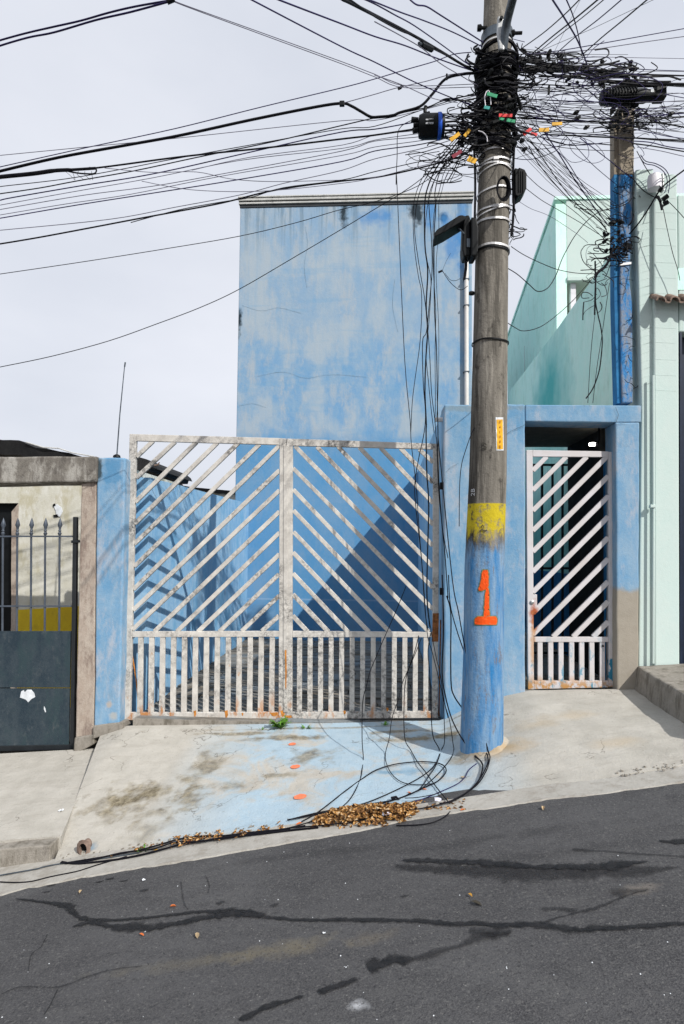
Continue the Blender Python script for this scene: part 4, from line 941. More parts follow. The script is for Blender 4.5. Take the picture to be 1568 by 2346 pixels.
# yellow number tag
patch('number_tag', outline([(956, 1136, 1153.5), (1032, 1137.5, 1154.5)], 8), 'white_chip', pole, .004)
tg = patch('number_tag', outline([(961, 1138.3, 1152.4), (1029, 1139.5, 1153)], 8), 'tag_yellow', pole, .006)
for i, ch in enumerate('041008'):
    cy = 967+i*11.3
    c0 = onpole(1145.8, cy, .008); s = .029
    rt = (onpole(1149, cy, .008)-onpole(1142, cy, .008)).normalized()
    nn = rt.cross(Vector((0, 0, 1)))
    text('tag_digit', ch, s, 'text_orange', pole, lambda v, c0=c0, rt=rt, nn=nn: c0+rt*v.x+Vector((0, 0, 1))*v.y+nn*(v.z+.001))
def ptext(s, px, py, size, mat, rot=0):
    c0 = onpole(px, py, .005); rt = (onpole(px+3, py, .005)-onpole(px-3, py, .005)).normalized(); up = Vector((0, 0, 1)); nn = rt.cross(up)
    ca, sa = math.cos(rot), math.sin(rot)
    text('marking', s, size, mat, pole, lambda v: c0+rt*(v.x*ca-v.y*sa)+up*(v.x*sa+v.y*ca)+nn*(v.z+.002))
ptext('69', 1110, 1022, .055, 'text_dark', math.pi/2); ptext('2B', 1084.5, 1128, .050, 'text_pale', math.pi/2); ptext('^', 1106, 1208, .05, 'text_dark'); ptext('~', 1108, 1214, .09, 'text_dark')
# bright straps; each a thin ring tilted like in the photograph
def ring(z, tilt, h, mat, name, off=.006, th=.004):
    x, r = pax(z); n = 32; vs = []
    for rr in (r+off, r+off+th):
        for hh in (-h/2, h/2):
            for j in range(n):
                a = 2*math.pi*j/n; vs.append((x+math.cos(a)*rr, YP+math.sin(a)*rr, z+hh+tilt*math.cos(a)*r+.003*math.sin(3*a+z*9)))
    fs = []
    for j in range(n):
        k = (j+1) % n; fs += [[2*n+j, 2*n+k, 3*n+k, 3*n+j], [j, n+j, n+k, k], [n+j, 3*n+j, 3*n+k, n+k], [j, k, 2*n+k, 2*n+j]]
    return mk(name, G().add(vs, fs), mat, pole, smooth=False)
for y, tl, h in ((81, .12, .012), (146, .05, .018), (320, 0, .016), (338, .02, .014), (361, .1, .013), (372, -.1, .013), (376, .25, .010), (427, .12, .013), (470, .1, .013), (476, .3, .010), (498, .02, .016), (558, 0, .016)):
    b = ring(pz(y), tl, h, 'band', 'steel_strap')
q = onpole(1137, 362, .012); mk('strap_buckle', G().box(q.x-.02, q.x+.02, q.y-.006, q.y+.006, q.z-.012, q.z+.012), 'band', pole, bev=.003)
q = onpole(1137, 471, .012); mk('strap_buckle', G().box(q.x-.02, q.x+.02, q.y-.006, q.y+.006, q.z-.012, q.z+.012), 'band', pole, bev=.003)
ring(pz(564), -.02, .012, 'black', 'tie_wire'); ring(pz(776), -.02, .010, 'black', 'tie_wire', .004, .006)
ring(pz(62), .10, .07, 'steel_dark', 'clamp_band', .006, .008)
for x, y in ((1105, 64), (1181, 76), (1100, 117), (1101, 140)):
    q = U(x, y, YP-.05); mk('clamp_bolt', G().lathe([(.022, -.035), (.024, -.01), (.012, .0), (.012, .05)], q, 'X', 8), 'black', pole)
# lamp arm leaving the clamp upwards to the right
t = thing('lamp_arm', 'shiny steel street lamp arm bolted to the top of the large pole', 'lamp arm', U(1155, 112, YP-.25))
pa = [U(1153, 115, YP-.2), U(1160, 60, YP-.26), U(1172, 10, YP-.36), U(1188, -45, YP-.6), U(1215, -120, YP-1.0)]
mk('tube', G().tube(smooth_path(pa, 6), .030, 16), 'steel_dark', t, smooth=True)
mk('saddle', G().pic([(1141, 36), (1153, 36), (1158, 60), (1156, 114), (1144, 112), (1139, 70)], YP-.235, .03), 'steel', t, bev=.008)
q = U(1149, 42, YP-.24); mk('bolt', G().lathe([(.012, -.012), (.014, -.002), (.014, .006)], q, 'Y', 6), 'black', t)
# mortar collar where the pole enters the pavement
g = G(); x, r = pax(axis[0][0].z-.03); vs = []; n = 28
for k, (ro, dz) in enumerate(((r-.02, .05), (r+.008, .018), (r+.025, .006), (r+.05, -.02))):
    for j in range(n):
        a = 2*math.pi*j/n; rr = ro*(1+.09*mnoise.noise(Vector((math.cos(a)*2, math.sin(a)*2, k*.3)))); X, Yy = x+math.cos(a)*rr, YP+math.sin(a)*rr
        vs.append((X, Yy, zpave(X, Yy)+dz*(1+.4*mnoise.noise(Vector((a*2, k, 4))))))
g.add(vs, [[i*n+j, i*n+(j+1) % n, (i+1)*n+(j+1) % n, (i+1)*n+j] for i in range(3) for j in range(n)])
mk('mortar_collar', g, 'pave', pole, smooth=True)

# ================================================================== the small blue post on the wall
YQ = .13
t = thing('blue_post', 'narrow square blue post with peeling paint standing on the blue wall', 'post', U(1436, 925, YQ))
mk('side', G().pic([(1408, 690), (1421, 690), (1426, 923), (1414.5, 924)], YQ+.004, .10), 'blue_deep', t)
mk('side', G().pic([(1407, 262), (1420, 262), (1420, 399.5), (1407.5, 399.5)], YQ+.004, .10), 'post_raw', t)
mk('side', G().pic([(1407.5, 400), (1420, 400), (1421, 689.5), (1408, 689.5)], YQ+.004, .10), 'blue_deep', t)
mk('front', G().pic([(1420.3, 400), (1452, 400), (1446, 560), (1443, 640), (1450, 700), (1450, 922), (1426, 923), (1421.5, 690)], YQ-.02, .13), 'blue_post', t, rough=.006, bev=.01)
mk('top', G().pic([(1420, 235), (1455, 235), (1453, 399.5), (1420.3, 399.5)], YQ-.02, .13), 'post_raw', t, rough=.006, bev=.01)
mk('strap', G().pic([(1422, 603), (1447, 600), (1447, 605), (1422, 608)], YQ-.03, .15), 'band', t)
# ================================================================== fittings and cables
A = lambda x, y: (x/2, y/2)
B = lambda x, y: (859+x*.4521, y*.4521)
C = lambda x, y: (1117+x*.2878, 372+y*.2878)
D = lambda x, y: (1174+x*.2513, 85.9+y*.2513)
E = lambda x, y: (945+x*.2319, 458+y*.2319)
Fz = lambda x, y: (630+x*.3053, 973.6+y*.3053)
Gz = lambda x, y: (658.6+x*.3287, 1718+y*.3287)
H = lambda x, y: (57.3+x*.2922, 1804+y*.2922)
K = lambda x, y: (945+x*.2319, 1317.3+y*.1709*1.0)
def mp_(f, *p): return [f(*q) for q in p]
def cable(label, pts, r, Ya, Yb, mat='cable', group=None, ground=False, cat='cable', name='cable', par=None, n=5, sub=5):
    """pts: picture points; the depth runs evenly from Ya at the first to Yb at the last."""
    L = [0]
    for a, b in zip(pts, pts[1:]): L.append(L[-1]+math.hypot(a[0]-b[0], a[1]-b[1]))
    P = [U(x, y, lerp(Ya, Yb, l/L[-1])) for (x, y), l in zip(pts, L)]
    return mk(name, G().tube(smooth_path(P, sub), r, n), mat, par, smooth=True, label=label, cat=cat if not par else None, group=group)
YC = -.85
T, TT, TH = .0036, .0055, .0025
gA = 'cables coming in over the street'; gL = 'cables spanning from the left edge to the pole'; gR = 'cables right of the large pole'
# --- from the upper left, over the street
cable('upper strand of the twisted dark blue pair in the top left corner', mp_(A, (-60, 205), (0, 185), (120, 152), (250, 122), (370, 95), (500, 58), (620, 30), (780, 2)), .0060, -1.5, -1.9, 'navy', gA)
cable('lower strand of the twisted dark blue pair in the top left corner', mp_(A, (-60, 235), (0, 210), (130, 172), (250, 148), (440, 92), (600, 55), (780, 6)), .0060, -1.52, -1.92, 'navy', gA)
mk('dead_end_clamp', G().tube([U(383, 4, -1.92), U(400, -3, -1.92)], .016, 8), 'black', label='small black clamp joining the twisted pair at the top edge', cat='clamp')
cable('thin grey cable running from the top edge clamp down right to the pole', [(395, 0)]+mp_(A, (860, 28), (1200, 150), (1568, 283))+[(859, 170), (930, 196)]+mp_(B, (530, 425)), TH, -1.9, YC, 'grey_cable', gA)
cable('second thin grey cable just under the one from the top edge clamp', [(395, 2)]+mp_(A, (870, 36), (1200, 158), (1568, 293))+[(859, 176), (930, 201)]+mp_(B, (530, 440)), TH, -1.92, YC, 'grey_cable', gA)
cable('leftmost dark blue cable along the top edge, ending in the pole cluster', mp_(A, (1120, -20), (1155, 0), (1568, 215))+mp_(B, (0, 315), (200, 415), (400, 500), (480, 530)), .0038, -2.6, YC, 'navy', gA)
cable('dark blue cable second from left along the top edge', mp_(A, (1240, -20), (1280, 0), (1568, 110))+mp_(B, (0, 185), (150, 230), (300, 290), (440, 340), (540, 372)), .0042, -2.6, YC, 'navy', gA)
cable('thick black bundle slanting down from the top edge to the pole', mp_(A, (1540, -30), (1568, -5))+[(800, 5)]+mp_(B, (0, 78), (130, 145), (240, 205), (350, 270), (440, 325), (530, 372)), .0085, -2.6, YC, 'cable', gA)
cable('thin partner strand lashed to the thick black slanting bundle', [(786, -12)]+mp_(B, (0, 84), (130, 155), (200, 182), (260, 228), (380, 290), (460, 340), (530, 368)), .0045, -2.58, YC, 'cable', gA)
cable('dark blue cable just above the thick slanting bundle', [(820, -8)]+mp_(B, (0, 20), (100, 75), (200, 130), (350, 235), (450, 310), (535, 365)), .0036, -2.6, YC, 'navy', gA)
cable('shallow dark blue cable reaching the pole just under its clamp', [(830, -6)]+mp_(B, (0, 10), (130, 62), (250, 105), (400, 165), (545, 237)), .0038, -2.6, YC, 'navy', gA)
cable('short dark blue cable kinked at the top edge left of the pole', mp_(B, (160, -25), (182, 2), (215, 25), (262, 33), (330, 75), (440, 145), (550, 215)), .0046, -2.0, YC, 'navy', gA)
cable('thin cable dropping from under the slanting bundle to the pole cluster', mp_(B, (0, 110), (130, 180), (240, 245), (330, 320), (430, 380), (530, 440)), .0028, -2.5, YC, 'grey_cable', gA)
cable('faint lower cable crossing into the canister from the upper left', mp_(B, (0, 380), (150, 435), (300, 500), (420, 520)), TH, -2.3, YC, 'grey_cable', gA)
q = [U(*B(235, 225), -1.7), U(*B(262, 238), -1.65), U(*B(288, 250), -1.6)]
t = thing('cable_splice', 'small black splice block on the thick slanting bundle', 'splice', q[1])
mk('body', G().tube(q, .018, 8), 'black', t); mk('collar', G().tube([q[0]-(q[1]-q[0])*.4, q[0]], .010, 8), 'steel_dark', t)
# --- from the left edge
LE = [
 ('faint thin cable, highest of those at the left edge', [(-20, 358)]+mp_(A, (0, 712), (380, 675), (840, 630), (1568, 553))+mp_(B, (0, 610), (230, 560), (520, 482)), TH, 'grey_cable'),
 ('thin dark blue cable just above the thickest black one', [(-20, 387)]+mp_(A, (0, 765), (380, 680), (800, 590), (1200, 490), (1568, 402))+mp_(B, (0, 400), (150, 355), (300, 312), (400, 275), (490, 265)), .0034, 'navy'),
 ('knotted cable just under the fat taped bundle at the left edge', [(-20, 432)]+mp_(A, (0, 855), (300, 820), (560, 775), (800, 728), (1200, 655), (1568, 590))+mp_(B, (0, 640), (230, 560), (350, 520), (520, 468)), .003, 'cable'),
 ('dark cable fourth from the top at the left edge', [(-20, 447)]+mp_(A, (0, 888), (180, 862), (350, 830), (620, 782), (900, 722), (1250, 650), (1568, 575))+mp_(B, (0, 598), (250, 548), (350, 510), (520, 478)), .0042, 'cable'),
 ('twisting dark cable crossing its neighbour over the blue roof edge', [(-20, 462)]+mp_(A, (0, 918), (60, 905), (380, 850), (620, 812), (830, 770), (1180, 690), (1568, 605))+mp_(B, (0, 655), (200, 620), (400, 590)), .0042, 'navy'),
 ('faint cable under the twisting dark one', [(-20, 473)]+mp_(A, (0, 940), (300, 885), (700, 815), (1100, 735), (1568, 680))+mp_(B, (0, 710), (200, 680), (500, 640)), TH, 'grey_cable'),
 ('upper of two faint parallel cables in the middle of the left sheaf', [(-20, 483)]+mp_(A, (0, 960), (380, 895), (700, 853), (1000, 800), (1568, 692))+mp_(B, (0, 715), (250, 690), (520, 640)), .0028, 'grey_cable'),
 ('lower of two faint parallel cables in the middle of the left sheaf', [(-20, 495)]+mp_(A, (0, 985), (300, 935), (600, 890), (1000, 810), (1568, 712))+mp_(B, (0, 745), (250, 710), (500, 660)), TH, 'grey_cable'),
 ('straight dark blue cable below the two faint parallel ones', [(-20, 502)]+mp_(A, (0, 1000), (350, 940), (700, 885), (1080, 825), (1568, 740))+mp_(B, (0, 765), (250, 728), (500, 660)), .0038, 'navy'),
 ('faint flat cable just above the lowest dark one at the left', [(-20, 529)]+mp_(A, (0, 1055), (500, 1005), (800, 950), (1100, 893), (1300, 840), (1568, 780))+mp_(B, (0, 805), (250, 750), (480, 680)), .0028, 'grey_cable'),
 ('lowest dark cable sagging from the left edge across the blue roof corner', [(-20, 561)]+mp_(A, (0, 1118), (180, 1088), (400, 1047), (620, 1005), (820, 968), (1020, 930), (1220, 880), (1400, 850), (1568, 830))+mp_(B, (0, 900), (150, 870), (330, 825), (440, 790), (520, 740)), .0058, 'cable'),
 ('partner strand close above the lowest dark cable', [(300, 510)]+mp_(A, (820, 962), (1020, 925), (1150, 905), (1300, 860), (1568, 825))+mp_(B, (0, 870), (200, 825), (350, 790), (500, 700)), .0032, 'cable'),
 ('flat faint cable fraying off above the blue roof', mp_(A, (650, 830), (880, 870), (1200, 876), (1568, 840))+mp_(B, (0, 900), (200, 850), (400, 800)), TH, 'grey_cable'),
 ('frayed wavy cable between the dark cables left of the roof', mp_(A, (480, 770), (700, 790), (900, 788), (1060, 820), (1250, 832), (1568, 825)), TH, 'grey_cable'),
 ('faint cable rising from the left sheaf to the underside of the canister', mp_(A, (880, 780), (1150, 720), (1568, 665))+mp_(B, (0, 685), (180, 665), (400, 640)), TH, 'grey_cable'),
 ('loose grey cable ending short below the canister', mp_(B, (155, 785), (250, 770), (350, 740), (430, 735), (520, 700)), .0032, 'cable'),
]
for lb, p, r, m in LE: cable(lb, p, r, -1.1, YC, m, gL)
tk = mp_(A, (-40, 795), (0, 785), (270, 722), (600, 662), (830, 620), (1150, 550), (1450, 490), (1568, 474))
cable('thickest black cable sweeping from the left edge, then curling up to the pole', tk+[(805, 243), (828, 256), (850, 268), (870, 268), (900, 265)]+mp_(B, (130, 570), (230, 540), (290, 480), (360, 400), (450, 375), (530, 370)), .0105, -1.1, YC, 'cable', gL)
cable('messenger strand leaving the thickest black cable where it bends', [(784, 237)]+mp_(B, (0, 478), (60, 460), (130, 441), (260, 412), (400, 375), (530, 372)), .0030, -.98, YC, 'grey_cable', gL)
q = U(784, 237, -.98); mk('cable_clip', G().box(q.x-.018, q.x+.018, q.y-.012, q.y+.012, q.z-.02, q.z+.015), 'black', label='small black clip at the bend of the thickest black cable', cat='clip', bev=.003)
q = U(918, 201, -.93); mk('cable_clip', G().tube([q-Vector((.018, 0, .008)), q, q+Vector((.012, 0, .016))], .011, 6), 'black', label='tiny black clip midway on the messenger strand', cat='clip')
q = B(365, 398); q = U(*q, -.9); mk('cable_clip', G().tube([q-Vector((0, 0, .01)), q+Vector((0, 0, .035))], .007, 6), 'black', label='upright stub clip on top of the curling black cable', cat='clip')
cable('thick black cable reaching the canister from the left edge', mp_(A, (-40, 815), (0, 808), (200, 790), (440, 770), (780, 725), (1000, 700), (1200, 680), (1568, 637))+mp_(B, (0, 685), (200, 655)), .0065, -1.1, -.95, 'cable', gL)
t = thing('cable_bundle', 'fat taped black cable bundle ending in a loop near the left edge', 'cable bundle', U(100, 396, -1.1))
mk('bundle', G().tube(smooth_path([U(x, y, -1.1) for x, y in mp_(A, (-40, 818), (0, 811), (150, 796), (250, 782), (330, 778), (440, 771))], 6), [.0145]*18+[.013]*6+[.010]*7, 8), 'cable', t, smooth=True)
mk('bundle_loop', G().tube(smooth_path([U(x, y, -1.1) for x, y in mp_(A, (300, 782), (350, 792), (390, 796), (430, 796), (442, 785), (438, 772), (410, 768))], 5), .0055, 6), 'cable', t, smooth=True)
for i in range(5):
    x = 300+i*30; mk('frayed_end', G().tube([U(*A(x, 785), -1.1), U(*A(x+random.uniform(-10, 20), 800), -1.1), U(*A(x+random.uniform(0, 50), 825), -1.1)], .0018, 4), 'cable', t)
cable('faint cable crossing in front of the blue facade top to its dark stain', [(-20, 631), (0, 628), (190, 600), (380, 570), (550, 541), (680, 510), (778, 481), (860, 462), (960, 425), (1030, 370)], .0028, -1.0, YC, 'cable', gL)
cable('lone cable sagging from the lower left edge across the blue facade', [(-20, 845), (0, 841), (120, 816), (250, 781), (360, 742), (458, 705), (548, 663), (672, 591), (780, 527), (866, 475), (919, 443), (976, 401), (1020, 352)], .0030, -1.0, YC, 'cable', gL)
# --- right of the pole
RI = [
 ('cable from the pole to the top edge, nearest the pole on its right', mp_(B, (730, 255), (850, 170), (960, 75), (1050, -15)), .0036, -2.2, 'cable'),
 ('second dark cable rising right from the pole to the top edge', mp_(B, (800, 270), (900, 185), (1020, 90), (1140, -10)), .0046, -2.2, 'cable'),
 ('thin cable hugging the second rising one', mp_(B, (825, 268), (920, 190), (1050, 90), (1170, -10)), .0030, -2.2, 'cable'),
 ('third cable rising right from the pole to the top edge', mp_(B, (900, 290), (1000, 200), (1130, 100), (1260, -10)), .0034, -2.2, 'navy'),
 ('widest apart cable rising right to the top edge', mp_(B, (1060, 270), (1150, 190), (1260, 100), (1390, -10)), .0042, -2.2, 'cable'),
]
for lb, p, r, yb, m in RI: cable(lb, p, r, YC+.1, yb, m, gR)
cable('dark blue cable dropping steeply from the top edge into the bundle', mp_(B, (890, -20), (905, 5), (960, 90), (1020, 190), (1055, 270), (1078, 335)), .0055, -1.9, -.5, 'navy', gR)
cable('thinner cable dropping from the top edge beside the steep blue one', mp_(B, (962, -20), (972, 0), (1005, 80), (1030, 170), (1050, 270)), .0040, -1.9, -.5, 'navy', gR)
RS_ = [
 ('long cable rising gently to the right edge, upper of two', mp_(B, (760, 275), (900, 262), (1050, 238), (1300, 193), (1568, 145), (1640, 132)), .0034, 'navy'),
 ('long cable rising gently to the right edge, lower of two', mp_(B, (800, 275), (1000, 262), (1150, 245), (1350, 215), (1568, 185), (1640, 175)), .0030, 'grey_cable'),
 ('flat loop of cable over the black bundle', mp_(B, (960, 320), (930, 315), (1000, 300), (1080, 290), (1170, 290), (1198, 305), (1190, 330)), .0032, 'navy'),
 ('hair thin level cable near the top of the right edge', mp_(B, (1100, 287), (1300, 292), (1568, 297), (1640, 298)), .0020, 'grey_cable'),
 ('level cable just above the black bundle', mp_(B, (770, 278), (900, 272), (1060, 275)), .0046, 'cable'),
 ('dark cable leaving the bundle for the right edge, upper', mp_(B, (1200, 345), (1300, 348), (1420, 355), (1568, 360), (1640, 363)), .0032, 'navy'),
 ('black cable leaving the bundle for the right edge, lower', mp_(B, (1180, 372), (1300, 376), (1568, 384), (1640, 387)), .0062, 'cable'),
 ('level cable with a hanging clip right of the pole', mp_(B, (770, 430), (880, 430), (1010, 437), (1140, 432)), .0044, 'cable'),
 ('slack cable dipping below the level clip cable', mp_(B, (770, 455), (870, 466), (950, 460), (1040, 440), (1110, 428)), .0036, 'navy'),
 ('level cable crossing from the pole to behind the blue post', mp_(B, (740, 598), (900, 606), (1100, 617), (1250, 620), (1400, 620), (1500, 632), (1568, 645), (1640, 655)), .0062, 'cable'),
 ('level cable under the yellow tags', mp_(B, (850, 682), (1000, 687), (1200, 697), (1330, 700), (1450, 708), (1568, 716), (1640, 720)), .0058, 'cable'),
 ('thin level cable over the middle gap', mp_(B, (770, 502), (900, 508), (1110, 518)), .0034, 'navy'),
 ('slanting thin cable over the middle gap', mp_(B, (780, 530), (900, 560), (1100, 592), (1220, 610)), .0028, 'navy'),
 ('twisted pair drooping under the lower level cable', mp_(B, (870, 705), (930, 722), (1000, 737), (1100, 728), (1200, 735)), .0040, 'cable'),
 ('thin cable just below the drooping pair', mp_(B, (780, 695), (900, 700), (1000, 712), (1100, 728), (1190, 722)), .0026, 'grey_cable'),
 ('dark cable at the right edge, first under the ribbed closure', mp_(B, (1470, 478), (1568, 496), (1640, 505)), .0032, 'navy'),
 ('thin cable at the right edge, second under the ribbed closure', mp_(B, (1320, 520), (1450, 515), (1568, 515), (1640, 516)), .0026, 'grey_cable'),
 ('thin cable at the right edge, third under the ribbed closure', mp_(B, (1320, 560), (1450, 548), (1568, 552), (1640, 553)), .0026, 'navy'),
 ('thin cable at the right edge, fourth under the ribbed closure', mp_(B, (1340, 590), (1450, 585), (1568, 575), (1640, 572)), .0030, 'navy'),
 ('slack cable right of the blue post above the mint roof', mp_(B, (1315, 655), (1400, 672), (1480, 690), (1568, 702), (1640, 708)), .0032, 'navy'),
 ('crossing cable right of the blue post, upper', mp_(B, (1315, 640), (1400, 665), (1500, 690), (1568, 712)), .0028, 'cable'),
 ('crossing cable right of the blue post, middle', mp_(B, (1315, 715), (1400, 722), (1480, 742), (1568, 755), (1640, 760)), .0040, 'navy'),
 ('dark cable right of the blue post, just above the lowest', mp_(B, (1315, 728), (1420, 742), (1568, 768), (1640, 778)), .0050, 'cable'),
 ('lowest cable leaving right of the blue post', mp_(B, (1330, 745), (1450, 765), (1568, 792), (1640, 800)), .0028, 'grey_cable'),
]
for lb, p, r, m in RS_: cable(lb, p, r, YC+.15, -.1, m, gR)
# diagonals down to the low tangle on the post
DI = [
 ('topmost of the cables slanting from the pole to the low tangle', mp_(B, (840, 690), (960, 800), (1040, 920), (1130, 1040), (1200, 1115)), .0034, 'navy'),
 ('dark blue slanting cable beside the topmost one', mp_(B, (850, 655), (940, 790), (1010, 905), (1090, 1020), (1180, 1140)), .0046, 'navy'),
 ('middle slanting cable with a curl near its foot', mp_(B, (790, 715), (870, 830), (950, 945), (1050, 1060), (1120, 1105), (1175, 1165)), .0036, 'cable'),
 ('slanting cable left of the middle one', mp_(B, (780, 740), (830, 830), (920, 940), (1000, 1020), (1080, 1075), (1170, 1150)), .0036, 'cable'),
 ('thin cable slanting over the mint gable', mp_(C, (300, 90), (420, 200), (560, 290), (740, 430), (930, 610)), TH, 'cable'),
 ('second thin cable slanting over the mint gable', mp_(C, (310, 210), (430, 300), (550, 370), (740, 480), (940, 605)), TH, 'cable'),
 ('faint cable low over the mint gable', mp_(C, (250, 310), (350, 370), (500, 430), (700, 560), (800, 640)), .0018, 'grey_cable'),
 ('thin cable from the pole sagging across the mint gable', mp_(C, (190, 670), (280, 730), (400, 790), (550, 850), (700, 880), (850, 887)), .0030, 'cable'),
 ('slanting cable crossing in front of the blue post top', mp_(B, (1040, 700), (1120, 760), (1210, 830), (1300, 905)), .0036, 'navy'),
 ('long cable slanting from the yellow tags down to the blue post', mp_(B, (800, 560), (960, 680), (1100, 830), (1230, 940)), .0028, 'navy'),
]
for lb, p, r, m in DI: cable(lb, p, r, YC+.1, .04, m, 'cables slanting to the low tangle')
cable('deep slack loop from the pole, low over the mint gable and up to the post', mp_(C, (165, 845), (240, 892), (330, 970), (400, 1027), (480, 1000), (545, 900), (590, 780), (640, 680), (700, 580), (790, 470), (880, 400), (960, 372), (1060, 350), (1130, 310), (1165, 250), (1168, 120), (1150, -20)), .0036, YC+.1, .06, 'cable', gR)
cable('lowest slack cable hanging across the mint side wall', mp_(C, (150, 1270), (220, 1315), (290, 1342), (420, 1310), (560, 1210), (700, 1080), (830, 930)), .0030, YC+.1, .05, 'cable', gR)
cable('black cable rising steeply from the post to the right edge', mp_(C, (1130, 570), (1200, 490), (1270, 390), (1330, 290), (1390, 200), (1480, 125), (1568, 60), (1640, 0)), .0062, .05, -.5, 'cable', gR)
cable('short cable from the post to the black clamp on the mint column', mp_(C, (1100, 85), (1160, 130), (1210, 195), (1280, 250), (1370, 295)), .0042, .05, -.1, 'cable', gR)
cable('slack wire hanging from the clamp down the mint front', mp_(C, (1400, 370), (1430, 520), (1475, 720), (1515, 850), (1533, 940)), .0030, -.1, -.05, 'cable', gR)
cable('wire from the clamp down to the right edge', mp_(C, (1440, 310), (1500, 370), (1600, 480)), .0030, -.1, -.3, 'cable', gR)
cable('outer of two wires arching over the white can', mp_(C, (1220, -60), (1260, -10), (1340, 10), (1410, 50), (1447, 110), (1450, 180), (1440, 245)), .0036, .0, -.1, 'navy', gR)
cable('inner of two wires arching over the white can', mp_(C, (1200, -70), (1250, 5), (1330, 25), (1395, 65), (1428, 120), (1430, 190), (1410, 240)), .0036, .0, -.1, 'navy', gR)
cable('straight wire behind the white can to the clamp', mp_(C, (1190, -90), (1260, 40), (1330, 140), (1385, 205)), .0034, .0, -.1, 'cable', gR)
cable('curly free end looping left of the low tangle', mp_(C, (980, 380), (880, 378), (760, 372), (700, 358), (695, 338), (740, 335), (790, 360), (850, 410), (910, 480), (955, 560)), .0032, -.05, .02, 'cable', gR)
cable('round loop left of the low tangle', mp_(C, (940, 662), (800, 655), (755, 690), (745, 730), (765, 790), (810, 835), (850, 862)), .0034, -.05, .02, 'cable', gR)
cable('pale thin loop left of the low tangle', mp_(C, (900, 700), (850, 660), (800, 680), (785, 740), (800, 800), (840, 850)), .0018, -.05, .02, 'grey_cable', gR)
cable('thick cable end hanging lowest from the low tangle', mp_(C, (865, 1000), (862, 1110), (880, 1210), (905, 1320), (915, 1420), (905, 1560), (885, 1680), (840, 1800), (785, 1880)), .0052, -.05, -.02, 'cable', gR)
cable('long thin wire hanging straight to the wall top, left', mp_(C, (858, 1200), (835, 1400), (818, 1600), (800, 1915)), .0026, -.05, -.02, 'cable', gR)
cable('long thin wire hanging straight to the wall top, right', mp_(C, (972, 960), (940, 1180), (905, 1420), (870, 1650), (840, 1915)), .0026, -.05, -.02, 'cable', gR)
cable('short thick stub hanging left of the low tangle', mp_(C, (768, 1112), (762, 1180), (760, 1255)), .0050, -.05, -.05, 'cable', gR)
cable('thin strut wire holding the short thick stub', mp_(C, (770, 1112), (830, 1095), (870, 1050)), .0026, -.05, -.05, 'cable', gR)
# --- vertical drops left of the pole
gV = 'cables hanging in front of the gate'
VD = [
 ('leftmost hanging cable, looped from the canister down over the gate', [(953, 272)]+mp_(E, (-130, -700), (-150, -420), (-160, -150))+[(909, 401), (916, 567), (928, 828), (940, 961), (943, 1018)]+mp_(Fz, (1060, 450), (1085, 800), (1110, 1100), (1135, 1450), (1150, 1600), (1180, 1700), (1230, 1900), (1300, 2200)), .0030, 'cable'),
 ('hanging cable second from left', [(1060, 300), (1018, 345), (985, 380), (958, 430)]+mp_(E, (10, 100), (20, 450), (60, 750), (90, 900), (92, 1150), (72, 1450), (30, 1750), (0, 2000), (-14, 2300)), .0028, 'cable'),
 ('hanging cable third from left, crossing its neighbours', [(1060, 305), (1020, 350), (990, 385), (962, 440)]+mp_(E, (22, 250), (60, 600), (118, 950), (150, 1250), (170, 1500), (190, 1900), (220, 2150), (236, 2346))+mp_(Fz, (1215, 120), (1230, 500), (1262, 800), (1300, 1000)), .0030, 'cable'),
 ('darkest bundle of hanging cables down to the gate latch', [(1062, 308), (1025, 355), (1000, 385), (980, 430)]+mp_(E, (122, 60), (125, 450), (152, 700), (137, 1040), (150, 1300), (132, 1600), (125, 1900), (138, 2200))+mp_(Fz, (1135, 60), (1140, 350), (1155, 600), (1145, 1000), (1142, 1300), (1165, 1520)), .0055, 'cable'),
 ('hanging cable twisting round the darkest bundle', [(1064, 310), (1030, 360), (1005, 395), (985, 440)]+mp_(E, (165, 60), (190, 400), (195, 700), (170, 1000), (140, 1300), (102, 1400), (108, 1800), (130, 2100))+mp_(Fz, (1120, 60), (1080, 250), (1050, 450), (1062, 650), (1100, 1000), (1128, 1400), (1150, 1540)), .0034, 'cable'),
 ('straight dark hanging cable passing the floodlight edge', [(1066, 312), (1035, 358), (1010, 390), (997, 440)]+mp_(E, (232, 60), (216, 330), (215, 700), (220, 1100), (240, 1500), (248, 2000), (254, 2346))+mp_(Fz, (1222, 250), (1250, 700), (1275, 950), (1300, 1300)), .0040, 'cable'),
 ('thin straight hanging cable beside the floodlight edge', [(1068, 314), (1040, 362), (1018, 395), (1006, 440)]+mp_(E, (225, 60), (205, 300), (208, 700), (232, 1100), (225, 1500), (228, 2000), (224, 2200)), .0026, 'cable'),
 ('thin wavy hanging cable inside the left group', [(1066, 318), (1030, 368), (1000, 405), (988, 440)]+mp_(E, (150, 60), (128, 280), (132, 520), (160, 660), (185, 820), (165, 1200), (135, 1500), (160, 1800), (190, 2100), (215, 2300)), .0028, 'cable'),
 ('thin hanging cable farthest right of the group', [(1070, 318), (1045, 372), (1024, 400), (1012, 440)]+mp_(E, (260, 60), (262, 300), (235, 700), (262, 1300), (255, 1900), (240, 2160)), .0020, 'cable'),
]
for lb, p, r, m in VD: cable(lb, p, r, YC, -.55, m, gV)
cable('short cable slanting from a knot above the roof to the pole', [(1024, 418), (1040, 390), (1058, 352), (1075, 330)], .0042, YC, YC, 'cable', gV)
cable('thin cable crossing just beside the slanting knot cable', [(1030, 420), (1050, 380), (1062, 350), (1088, 372), (1095, 418)], .0026, YC, YC, 'cable', gV)
